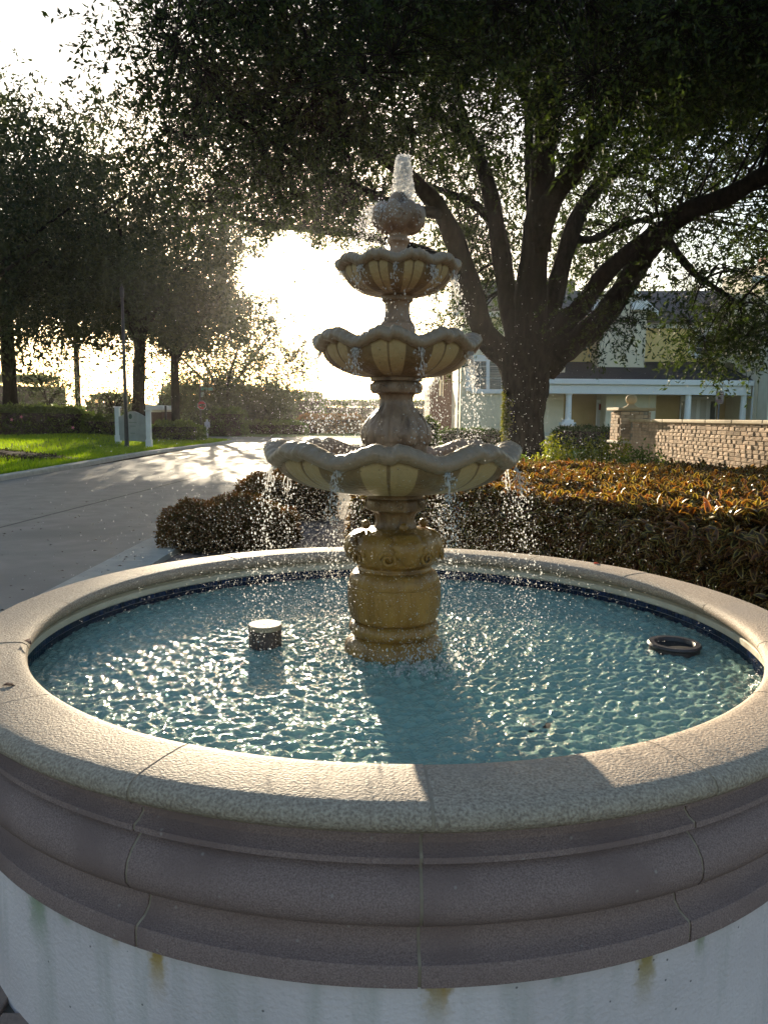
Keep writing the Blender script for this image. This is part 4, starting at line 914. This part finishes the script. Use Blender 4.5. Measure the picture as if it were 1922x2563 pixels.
# dead leaves on the road, one or two on the coping
n = 260; Y = 5.5+9*RNG.random(n)**1.3; X = ROAD_R+.35-RNG.random(n)**1.6*4.5; P = np.stack([X, Y, np.full(n, .012)], 1); V, F, I = leaves_np(P, unit(rdir(n)*np.array([1, 1, .12])), unit(rdir(n)*.3+np.array([0, 0, 1.])), .025+.035*RNG.random(n), .5, .3)
M['dead'] = leafmat('dead_leaf', (.03,.018,.012), (.08,.04,.022), .1, .8)
tag(link('leaf_litter', npmesh('leaf_litter', V, F, attrs={'rnd': RNG.random(n)[I]}), M['dead']), 'scattered dead leaves along the edge of the road', 'leaf litter', kind='stuff')
def fallen(px_, py_, ln, ang, label, col, z=T+.004):
    # where the line of sight meets the coping
    a = pix(px_, py_, 1.0); t = (z-CAM_Z)/(a.z-CAM_Z); x, y = a.x*t, t
    V, F, I = leaves_np(np.zeros((1, 3)), np.array([[math.cos(ang), math.sin(ang), .05]]), np.array([[0, 0, 1.]]), np.array([ln]), .42, .3, 'blade'); me = npmesh('fallen_leaf', V, F, True)
    o = link('fallen_leaf', me, mat('dry_leaf', col, tuple(c*1.6 for c in col), 60, .7)); o.location = (x, y, z); o.modifiers.new('t', 'SOLIDIFY').thickness = .001; tag(o, label, 'leaf', 'dry leaves on the coping')
fallen(62, 1602, .05, -.7, 'small curled brown leaf on the left inner coping', (.07,.03,.02))
fallen(1484, 1411, .05, .2, 'tiny red leaf on the far coping behind the pool', (.22,.03,.02))
fallen(1832, 1948, .045, .1, 'dark maroon leaf caught at the right coping joint', (.05,.015,.02), T-.03)
fallen(5, 1716, .04, .3, 'dark twig-like leaf at the left end of the coping', (.04,.02,.015))
# ------------------------------------------------------------------ brick wall with ball-topped pillar
M['split_brick'] = mat('split_face_brick', (.45,.29,.19), (.58,.42,.29), 7, .85, .8, 60, .25, vary=.28)
M['wall_mortar'] = mat('wall_mortar', (.30,.26,.21), rough=.95)
M['capstone'] = mat('buff_capstone', (.50,.38,.23), (.58,.46,.30), 6, .75, .3, 80)
WA, WB = Vector((6.62, 20.2, 0)), Vector((6.98, 9.0, 0)); wd = (WB-WA).normalized(); wl = (WB-WA).length; wn = Vector((wd.y, -wd.x, 0))
if wn.x > 0: wn = -wn
bw = empty('brick_wall', WA, 'long tan split-face brick wall with buff cap behind the copperleaf bed', 'wall'); bw.rotation_euler = (0, 0, math.atan2(wd.y, wd.x))
# local axes: x along the wall, y towards the back (away from the lawn side)
sgn = 1 if (Matrix.Rotation(bw.rotation_euler[2], 3, 'Z') @ Vector((0, 1, 0))).dot(wn) > 0 else -1
MB().box(0, -.13, -.1, wl, .13, 1.58).build('wall_core', M['wall_mortar'], bw)
bms = []
for k in range(4):
    bb = MB().box(-.125+.02*k*.5, -.03, -.037, .125-.02*k*.5, .03, .037); me = bevel_mesh(mesh('brick', bb.V, bb.F), .006)
    for v in me.vertices:
        if v.co.y*sgn > .02: v.co.y += sgn*random.uniform(-.003, .010)
    me.materials.append(M['split_brick']); bms.append(me)
cand = []
for c in range(20):
    z = .03+.081*c; x = random.uniform(-.2, 0)+.25
    while x < wl-.1:
        k = random.randrange(4); cand.append((x+.13, z, k)); x += .250-.02*k+.007
cand = [q for q in cand if q[0] < wl-.2]
def vis_key(q):
    wp = WA+wd*q[0]; az_ = wp.x/wp.y
    return (0 if (az_ < .53 and q[1] > .62) else 1, wp.y-q[1]*3)
cand.sort(key=vis_key); rest = MB()
for i, (x, z, k) in enumerate(cand):
    if i < 300:
        o = link('brick', bms[k], None, bw); o.location = (x, sgn*(.115+random.uniform(-.004, .006)), z); o.rotation_euler = (random.gauss(0, .012), 0, random.gauss(0, .02))
    else: rest.box(x-.115, sgn*.12-.03, z-.037, x+.115, sgn*.12+.03, z+.037)
tag(rest.build('bricks', M['split_brick'], bw), kind='stuff')
for k in range(10):
    x0 = k*wl/10; MB().prism([(x0+.003, 1.585), (x0+wl/10-.003, 1.585), (x0+wl/10-.003, 1.665), (x0+.003, 1.665)], -.19, .19).build('capstone', M['capstone'], bw, bevel=.02)
pl = empty('brick_pillar', WA-wd*.40, 'square brick pillar with a stone ball on its cap', 'pillar'); pl.rotation_euler = bw.rotation_euler
MB().box(-.36, -.36, -.1, .36, .36, 1.88).build('pillar_core', M['wall_mortar'], pl)
pb = []
for k, ln in enumerate((.235, .115)):
    bb = MB().box(-ln/2+.003, -.03, -.037, ln/2-.003, .03, .037); me = bevel_mesh(mesh('brick', bb.V, bb.F), .006); me.materials.append(M['split_brick']); pb.append(me)
for face in range(4):
    for c in range(9, 23):
        z = .03+.081*c; x = -.40
        for j2 in range(4):
            k = (1 if (c+j2) % 3 == 0 else 0); ln = (.235, .115)[k]; xx = x+ln/2
            if xx+ln/2 > .42: break
            o = link('brick', pb[k], None, pl); a = face*PI/2; o.rotation_euler = (random.gauss(0, .01), 0, a+random.gauss(0, .015)); v = Matrix.Rotation(a, 3, 'Z') @ Vector((xx, -(.375+random.uniform(-.003, .005)), z)); o.location = v; x += ln+.006
MB().prism([(-.50,1.965),(-.50,1.93),(-.46,1.885),(.46,1.885),(.50,1.93),(.50,1.965)], -.50, .50).build('pillar_cap', M['capstone'], pl, bevel=.012)
MB().lathe(rnd([(.20,1.966),(.185,1.985),(.12,2.02),(.085,2.06),(.08,2.075)], 4)+rnd([(.085,2.075),(.125,2.11),(.145,2.17),(.145,2.21),(.12,2.27),(.07,2.305),(.001,2.315)], 4), 40).build('ball', M['capstone'], pl, True)
MB().box(-.47, -.47, 1.02, .47, .47, 1.09).build('plinth', mat('pale_plinth', (.55,.50,.42), (.62,.57,.49), 6, .8), pl, bevel=.015)

# ------------------------------------------------------------------ signs and posts
M['white'] = mat('white_paint', (.62,.62,.62), (.70,.70,.70), 4, .5, .1, 60)
M['sign_panel'] = mat('sign_panel', (.24,.26,.26), (.30,.32,.32), 3, .6)
M['darkmetal'] = mat('dark_metal', (.012,.012,.014), (.025,.024,.026), 12, .45, .2, 80, .5)
M['sign_green'] = mat('sign_green', (.01,.10,.07), rough=.4)
M['emblem'] = mat('emblem_green', (.02,.06,.05), rough=.5)
M['ink'] = mat('sign_lettering', (.14,.16,.16), rough=.6)
def px_box(mb, x0, y0, x1, y1, d, dep):
    a = pix(x0, y1, d); b = pix(x1, y0, d); mb.box(a.x, d, a.z, b.x, d+dep, b.z); return mb
a = pix(297, 1121, 36.5); b = pix(374, 1124, 35.2)
ms = empty('entrance_sign', ((a.x+b.x)/2, 36, float(lawn_z((a.x+b.x)/2, 36))), 'pale grey entrance sign with round green emblem between two white posts', 'sign')
def rel(o, p): return Vector(p)-Vector(o.location)
for p0, dd in ((a, 36.5), (b, 35.2)):
    q = rel(ms, (p0.x, dd, 0)); z = float(lawn_z(p0.x, dd))-ms.location.z-.03
    post = MB().box(q.x-.13, q.y-.13, z, q.x+.13, q.y+.13, z+.42).box(q.x-.105, q.y-.105, z+.42, q.x+.105, q.y+.105, z+1.72).build('post', M['white'], ms, bevel=.01)
    MB().box(q.x-.15, q.y-.15, z+1.72, q.x+.15, q.y+.15, z+1.78).build('post_cap', M['white'], post, bevel=.015)
qa, qb = rel(ms, (a.x, 36.5, 0)), rel(ms, (b.x, 35.2, 0)); base_z = .15; ang = math.atan2(qb.y-qa.y, qb.x-qa.x); wdt = (qb-qa).xy.length-.22
pan = []; N_ = 14
for k in range(N_+1):
    u = k/N_; pan.append((-wdt/2+wdt*u, 1.36+.26*math.sin(PI*u)**1.5))
pm = MB().prism([(-wdt/2, base_z+.08)]+pan+[(wdt/2, base_z+.08)], -.04, .04); po = pm.build('panel', M['sign_panel'], ms); po.location = ((qa.x+qb.x)/2, (qa.y+qb.y)/2, 0); po.rotation_euler = (0, 0, ang)
em = MB().lathe([(.12, 0), (.12, .012), (.075, .012), (.07, .006), (.001, .006)], 28, cap=False).build('emblem', M['emblem'], po); em.location = (-.12, -.042, 1.38); em.rotation_euler = (PI/2, 0, 0)
for zz_, w_ in ((1.1, .5), (.93, .34), (.60, .3)):
    tl = MB()
    x = -w_/2
    while x < w_/2:
        l = random.uniform(.03, .07); tl.box(x, -.047, zz_-.018, x+l, -.041, zz_+.018); x += l+.018
    tl.build('lettering', M['ink'], po)
lp_b = pix(318, 1130, 34.2)
lamp = empty('lamp_post', (lp_b.x, 34.2, float(lawn_z(lp_b.x, 34.2))-.02), 'slim black lamp post on the lawn in front of the sign', 'lamp post')
MB().lathe([(.115,0),(.115,.10),(.098,.16),(.092,.9),(.078,3),(.055,6.6)], 18).build('pole', M['darkmetal'], lamp, True)
MB().lathe(rnd([(.06,6.6),(.085,6.66),(.09,6.95),(.10,6.98),(.05,7.06),(.015,7.16)], 3), 18).build('lamp_head', M['darkmetal'], lamp, True)
# stop sign with street blade
sd = 61.0; sb = pix(507, 1086, sd); st = empty('stop_sign', (sb.x-.12, sd, 0), 'red stop sign on a dark post under a green street blade', 'sign')
MB().lathe([(.07,0),(.06,4.6)], 12).build('post', M['darkmetal'], st, True)
oc = [( .38*math.cos(PI/8+k*PI/4)+.12, 2.45+.38*math.sin(PI/8+k*PI/4)) for k in range(8)]; oc2 = [((x-.12)*.9+.12, (z-2.45)*.9+2.45) for x, z in oc]
plt = MB().prism(oc, -.085, -.075).build('plate', M['white'], st); MB().prism(oc2, -.092, -.086).build('red_field', mat('stop_red', (.45,.03,.04), rough=.4), plt)
def text(body, size, loc, m, parent, rot=(PI/2, 0, 0), name='lettering'):
    cu = bpy.data.curves.new(name, 'FONT'); cu.body = body; cu.size = size; cu.align_x = 'CENTER'; cu.align_y = 'CENTER'; cu.extrude = .003
    tmp = bpy.data.objects.new('tmp', cu); COL.objects.link(tmp); dg = bpy.context.evaluated_depsgraph_get(); me = bpy.data.meshes.new_from_object(tmp.evaluated_get(dg)); bpy.data.objects.remove(tmp)
    me.materials.clear(); o = link(name, me, m, parent); o.location = loc; o.rotation_euler = rot; return o
text('STOP', .26, (.12, -.098, 2.45), M['white'], plt)
MB().box(.02, -.02, 3.62, 1.0, .02, 3.86).build('street_blade', M['sign_green'], st)
MB().box(.0, -.02, 3.1, .32, .02, 3.5).build('upper_plate', mat('pale_green', (.3,.42,.36), rough=.5), st)
nb = pix(519, 1083, 58); ns_ = empty('notice_post', (nb.x, 58, 0), 'small white notice box on a white post right of the stop sign', 'sign')
MB().box(-.06,-.06,0,.06,.06,.75).build('post', M['white'], ns_); MB().prism([(-.19,.75),(.19,.75),(.19,1.12),(.05,1.2),(.05,1.34),(-.05,1.34),(-.05,1.2),(-.19,1.12)], -.1, .1).build('box', mat('pale_blue_box', (.45,.50,.60), rough=.6), ns_)
# green street sign behind the fountain
gd = 27.0; gb = pix(1146, 1060, gd); gs = empty('street_sign', (gb.x, gd, 0), 'green street name blade beside the louvred window, ending in ST', 'sign')
p0, p1 = pix(1108, 919, gd), pix(1186, 902, gd)
MB().lathe([(.03,0),(.03,p0.z)], 10).build('post', mat('galvanised', (.35,.34,.32), rough=.5, metal=.3), gs, True)
MB().box(p0.x-gb.x, -.01, p0.z, p1.x-gb.x, .01, p1.z).build('blade', M['sign_green'], gs); text('ST', .17, ((p1.x-gb.x)-.30, -.016, (p0.z+p1.z)/2), M['white'], gs)
# notice sign behind the wall
nd = 27.5; q0, q1 = pix(1790, 1010, nd), pix(1812, 979, nd); nq = empty('notice_sign', ((q0.x+q1.x)/2, nd, 0), 'small rectangular parking notice on a metal post behind the brick wall', 'sign'); cxn = (q0.x+q1.x)/2
MB().box(-.03, .005, 0, .03, .045, q1.z-.05).build('post', mat('sign_post', (.10,.11,.13), rough=.5, metal=.5), nq); pn = MB().box(q0.x-cxn, -.006, q0.z, q1.x-cxn, .002, q1.z).build('plate', mat('plate_face', (.34,.30,.30), rough=.5), nq, bevel=.0)
for k, (w_, h_) in enumerate(((.5,.05),(.75,.07),(.6,.06),(.35,.05),(.8,.08),(.8,.08))):
    zz_ = q1.z-(q1.z-q0.z)*(.12+.15*k); W_ = (q1.x-q0.x)*w_; tl = MB(); x = -W_/2
    while x < W_/2-.02: l = random.uniform(.02, .045); tl.box(x, -.011, zz_-.5*h_*.45, x+l, -.007, zz_+.5*h_*.45); x += l+.012
    tl.build('lettering', mat('notice_red', (.20,.05,.05), rough=.6), pn)
# ------------------------------------------------------------------ the yellow and cream house
M['siding'] = mat('yellow_siding', (.80,.62,.27), (.84,.66,.30), 2, .7, vary=.05)
M['cream'] = mat('cream_stucco', (.66,.62,.50), (.72,.68,.56), 2, .85, .3, 40)
M['grey_stucco'] = mat('grey_stucco', (.70,.63,.48), (.75,.68,.53), 2, .85, .3, 40)
M['tan'] = mat('porch_wall', (.55,.40,.18), (.60,.44,.21), 2, .85)
M['trim'] = mat('white_trim', (.82,.83,.86), (.86,.87,.89), 3, .5)
M['shingle'] = mat('shingles', (.010,.011,.017), (.026,.026,.033), 9, .9, .6, 14, stretch=(1, 1, 4), c3=(.028,.028,.034), s3=3, f3=.5)
M['shingle_brown'] = mat('brown_shingles', (.10,.085,.08), (.16,.135,.125), 9, .9, .6, 14, stretch=(1, 1, 4))
M['glass'] = mat('window_glass', (.05,.065,.075), (.09,.11,.12), 2, .12, spec=.6)
M['blind'] = mat('window_blind', (.16,.18,.19), rough=.7)
M['door'] = mat('door_paint', (.58,.58,.58), (.62,.62,.62), 2, .5)
house = empty('yellow_house', (pix(1600, 1080, 47).x, 47, 0), 'two-storey house of yellow siding and cream stucco with a columned porch', 'house')
HO = Vector(house.location)
def hb_(name, x0, y0, x1, y1, d, dep, m, parent=house, bevel=0):
    a = pix(x0, y1, d)-HO; b = pix(x1, y0, d)-HO; o = MB().box(min(a.x, b.x), d-HO.y, a.z, max(a.x, b.x), d-HO.y+dep, b.z).build(name, m, parent, bevel=bevel); return o
def hpoly(name, pts, d, dep, m, parent=house):
    P_ = [pix(x, y, d)-HO for x, y in pts]; return MB().prism([(p.x, p.z) for p in P_], d-HO.y, d-HO.y+dep).build(name, m, parent)
def hslab(name, pts, m, th=.12, parent=house):
    """four photograph points (px,py,d) -> sloping slab"""
    P_ = [pix(*q)-HO for q in pts]; return MB().hexa([p-Vector((0, 0, th)) for p in P_]+P_).build(name, m, parent)
hb_('wall', 1150, 770, 1420, 1100, 47, 6, M['grey_stucco'])                                  # left wing
hb_('corner_trim', 1143, 880, 1152, 1092, 46.9, .5, M['cream'])
hslab('roof', [(1130, 774, 46.4), (1440, 770, 46.4), (1440, 700, 51), (1130, 704, 51)], M['shingle_brown'])
hb_('cornice', 1132, 774, 1430, 790, 46.5, .5, M['trim'])
hb_('wall', 1388, 795, 1890, 1000, 50.2, 6, M['tan'])                                         # upper storey core behind the boards
for x0, x1 in ((1390, 1500), (1612, 1845)):
    for k in range(11):
        y0 = 817+k*9.6; hb_('siding_board', x0, y0+.6, x1, y0+9.6, 50.05-.002*k, .12, M['siding'])
hb_('frieze', 1385, 802, 1890, 818, 49.9, .2, M['trim'])
for k in range(26): hb_('dentil', 1622+k*8, 808, 1626+k*8, 813, 49.82, .1, M['trim'])
hslab('roof', [(1380, 804, 49.6), (1900, 804, 49.6), (1900, 727, 54), (1380, 727, 54)], M['shingle_brown'])
# central gabled bay
hb_('bay_wall', 1498, 770, 1620, 918, 48.2, 2.2, M['grey_stucco'])
hpoly('bay_gable', [(1496, 772), (1624, 772), (1560, 716)], 48.25, 1.8, M['grey_stucco'])
for x0, y0, x1, y1 in ((1470, 790, 1560, 706), (1648, 790, 1560, 706)):
    hpoly('gable_trim', [(x0, y0), (x0, y0-16), (x1, y1-16), (x1, y1)], 47.9, .3, M['trim'])
hb_('bay_cornice', 1580, 752, 1628, 774, 48.0, .3, M['trim'])
hslab('bay_roof', [(1466, 776, 47.9), (1560, 692, 47.9), (1560, 692, 52), (1466, 776, 52)], M['shingle_brown'])
hslab('bay_roof', [(1560, 692, 47.9), (1652, 776, 47.9), (1652, 776, 52), (1560, 692, 52)], M['shingle_brown'])
# porch: roof, fascia, columns, back wall
rf = [pix(1345, 952, 45.0), pix(1886, 952, 45.0), pix(1830, 905, 49.9), pix(1345, 905, 49.9)]
MB().hexa([p-HO-Vector((0, 0, .1)) for p in rf]+[p-HO for p in rf]).build('porch_roof', M['shingle'], house)
hb_('gutter', 1352, 952, 1889, 960, 44.85, .22, M['trim'], bevel=.02)
hb_('architrave', 1362, 960, 1881, 971, 45.05, .4, M['trim']); hb_('architrave', 1360, 971, 1880, 984, 45.0, .45, M['trim'])
hb_('porch_ceiling', 1362, 976, 1885, 982, 45.6, 4, M['tan'])
hb_('porch_wall', 1340, 980, 1900, 1098, 48.6, .3, M['tan'])
hb_('porch_floor', 1340, 1088, 1905, 1100, 45.0, 4.0, M['cream'])
hb_('stucco_mass', 1513, 984, 1643, 1096, 46.4, 2.3, M['cream'])
for k in (1536, 1622): hb_('joint_bead', k, 985, k+1, 1094, 46.38, .05, M['grey_stucco'])
def column(px_, w_, ped):
    c = pix(px_, 984, 45.25)-HO; b = pix(px_, 1056 if ped else 1092, 45.25)-HO; r = w_/FPX*45.25*.5
    col = MB().lathe(rnd([(r*1.12, b.z), (r*1.1, b.z+.2), (r, c.z-.12)], 4)+[(r*1.15, c.z-.1), (r*1.25, c.z-.04), (r*1.3, c.z)], 28, cx=c.x, cy=c.y).build('column', M['trim'], house, True); col.modifiers.new('e', 'EDGE_SPLIT')
    if ped:
        hb_('column_base', px_-18, 1057, px_+18, 1066, 44.85, .8, M['trim'], col, .02); hb_('pedestal', px_-14, 1066, px_+14, 1096, 44.95, .6, M['cream'], col)
        hb_('column_plinth', px_-12, 1050, px_+12, 1057, 44.95, .6, M['trim'], col, .02)
column(1424, 14, True); column(1723, 14.5, False); column(1862, 14, False)
hb_('downspout', 1879, 960, 1886, 1092, 44.95, .12, M['trim'])
def door(x0, y0, x1, d, panels):
    o = hb_('door', x0, y0, x1, 1092, d, .08, M['trim']); wd_ = (x1-x0)/len(panels)
    for k, kind in enumerate(panels):
        a = x0+k*wd_+2; b = x0+(k+1)*wd_-2
        if kind == 'g': hb_('pane', a+2, y0+12, b-2, 1075, d-.03, .03, M['glass'], o)
        else: hb_('leaf_panel', a, y0+8, b, 1090, d-.025, .03, M['door'], o)
    hb_('handle', x1-7, 1044, x1-5, 1047, d-.08, .06, M['darkmetal'], o); return o
door(1698, 992, 1795, 48.4, 'gddg'); door(1354, 990, 1382, 48.0, 'dg'); door(1490, 1000, 1512, 47.6, 'd')
hb_('door_hanging', 1499, 1011, 1505, 1026, 47.5, .05, mat('red_hanging', (.25,.04,.03), rough=.7))
# right wing
hb_('wall', 1886, 700, 1916, 1098, 44.6, 6, M['grey_stucco']); hb_('wall', 1915, 640, 2060, 1098, 43.4, 7, M['cream'])
hpoly('wall', [(1826, 905), (1890, 905), (1890, 960)], 47, 3, M['grey_stucco']); hb_('cornice', 1880, 690, 1960, 706, 43.2, .3, M['trim'])
hb_('chimney', 1908, 640, 1945, 770, 46, 1, mat('chimney_brick', (.22,.07,.05), (.28,.10,.07), 8, .9))
def window(x0, y0, x1, y1, d, cols, rows, sh=True, mull=None, shw=16):
    o = hb_('window', x0-4, y0-9, x1+4, y1+3, d-.10, .14, M['trim']); hb_('sill', x0-8, y1+3, x1+8, y1+10, d-.16, .2, M['trim'], o)
    hb_('header', x0-6, y0-14, x1+6, y0-8, d-.14, .2, M['trim'], o)
    secs = [(x0, x1)] if mull is None else [(x0, mull-3.5), (mull+3.5, x1)]
    for a, b in secs:
        cw, rh = (b-a)/cols, (y1-y0)/rows
        for i in range(cols):
            for j2 in range(rows): hb_('pane', a+i*cw+.7, y0+j2*rh+.7, a+(i+1)*cw-.7, y0+(j2+1)*rh-.7, d-.115, .03, M['glass'], o)
        for j2 in range(16 if rows > 4 else 0): hb_('blind_slat', a+1, y0+2+j2*(y1-y0-4)/16, b-1, y0+3.6+j2*(y1-y0-4)/16, d-.119, .003, M['blind'], o)
    if sh:
        for a in ((x0-6-shw, x0-5), (x1+5, x1+6+shw)):
            s = hb_('shutter', a[0], y0+2, a[1], y1+5, d-.07, .06, M['trim'])
            for k in range(14): hb_('louvre', a[0]+2, y0+6+k*(y1-y0-4)/14, a[1]-2, y0+8.5+k*(y1-y0-4)/14, d-.085, .03, M['trim'], s)
window(1187, 903, 1285, 974, 47, 2, 5, True, 1221)
window(1742, 838, 1786, 886, 50.0, 2, 3, True, None, 14)
# brick house beyond, seen under the middle bowl
bh = empty('brick_house', (pix(1110, 1060, 60).x, 60, 0), 'dark brick house with a sunlit gable edge left of the cream house', 'house'); sv = HO; HO = Vector(bh.location)
M['dark_brick'] = mat('dark_brick', (.06,.032,.026), (.10,.055,.045), 10, .9, .4, 30)
hpoly('wall', [(1075, 1085), (1075, 972), (1096, 940), (1118, 905), (1160, 905), (1160, 1085)], 58, 8, M['dark_brick'], bh)
hpoly('sunlit_gable_edge', [(1072, 972), (1076, 972), (1120, 902), (1116, 902)], 57.7, .5, M['cream'], bh)  # cream colour paints in the sunlit edge of the roof slope
for x0, y0, x1, y1 in ((1099, 950, 1104, 990), (1107, 935, 1110, 992)): hb_('window_trim', x0, y0, x1, y1, 57.8, .15, M['cream'], bh)
hb_('window', 1104, 940, 1107, 992, 57.85, .1, M['glass'], bh)
# gatehouse behind the sign
HO = Vector((pix(392, 1050, 57).x, 57, 0)); gh = empty('gatehouse', HO, 'small flat-roofed gatehouse with white cornice behind the entrance sign', 'building')
hb_('wall', 378, 1030, 405, 1062, 57, 3, M['dark_brick'], gh); hb_('cornice', 356, 1017, 408, 1025, 56.5, 4, M['trim'], gh); hb_('roof', 360, 1014, 404, 1018, 56.6, 3.6, M['trim'], gh); hb_('fascia', 362, 1025, 402, 1031, 56.8, 3.4, M['cream'], gh)
hb_('post', 413, 1015, 416, 1060, 56.5, .12, M['darkmetal'], gh)
HO = sv

# ------------------------------------------------------------------ morning haze
hz = MB().box(-1600, -120, -1.1, 1600, 2600, 30)
hzo = hz.build('haze', None); hm = bpy.data.materials.new('haze_air'); hm.use_nodes = True; t = hm.node_tree; t.nodes.remove(t.nodes['Principled BSDF'])
pv = t.nodes.new('ShaderNodeVolumePrincipled'); pv.inputs['Color'].default_value = (.93,.92,.95, 1); pv.inputs['Density'].default_value = .00020; pv.inputs['Anisotropy'].default_value = .75
t.links.new(pv.outputs[0], t.nodes['Material Output'].inputs['Volume']); hzo.data.materials.append(hm); tag(hzo, 'thin sunlit morning haze over the whole place', 'haze', kind='stuff')
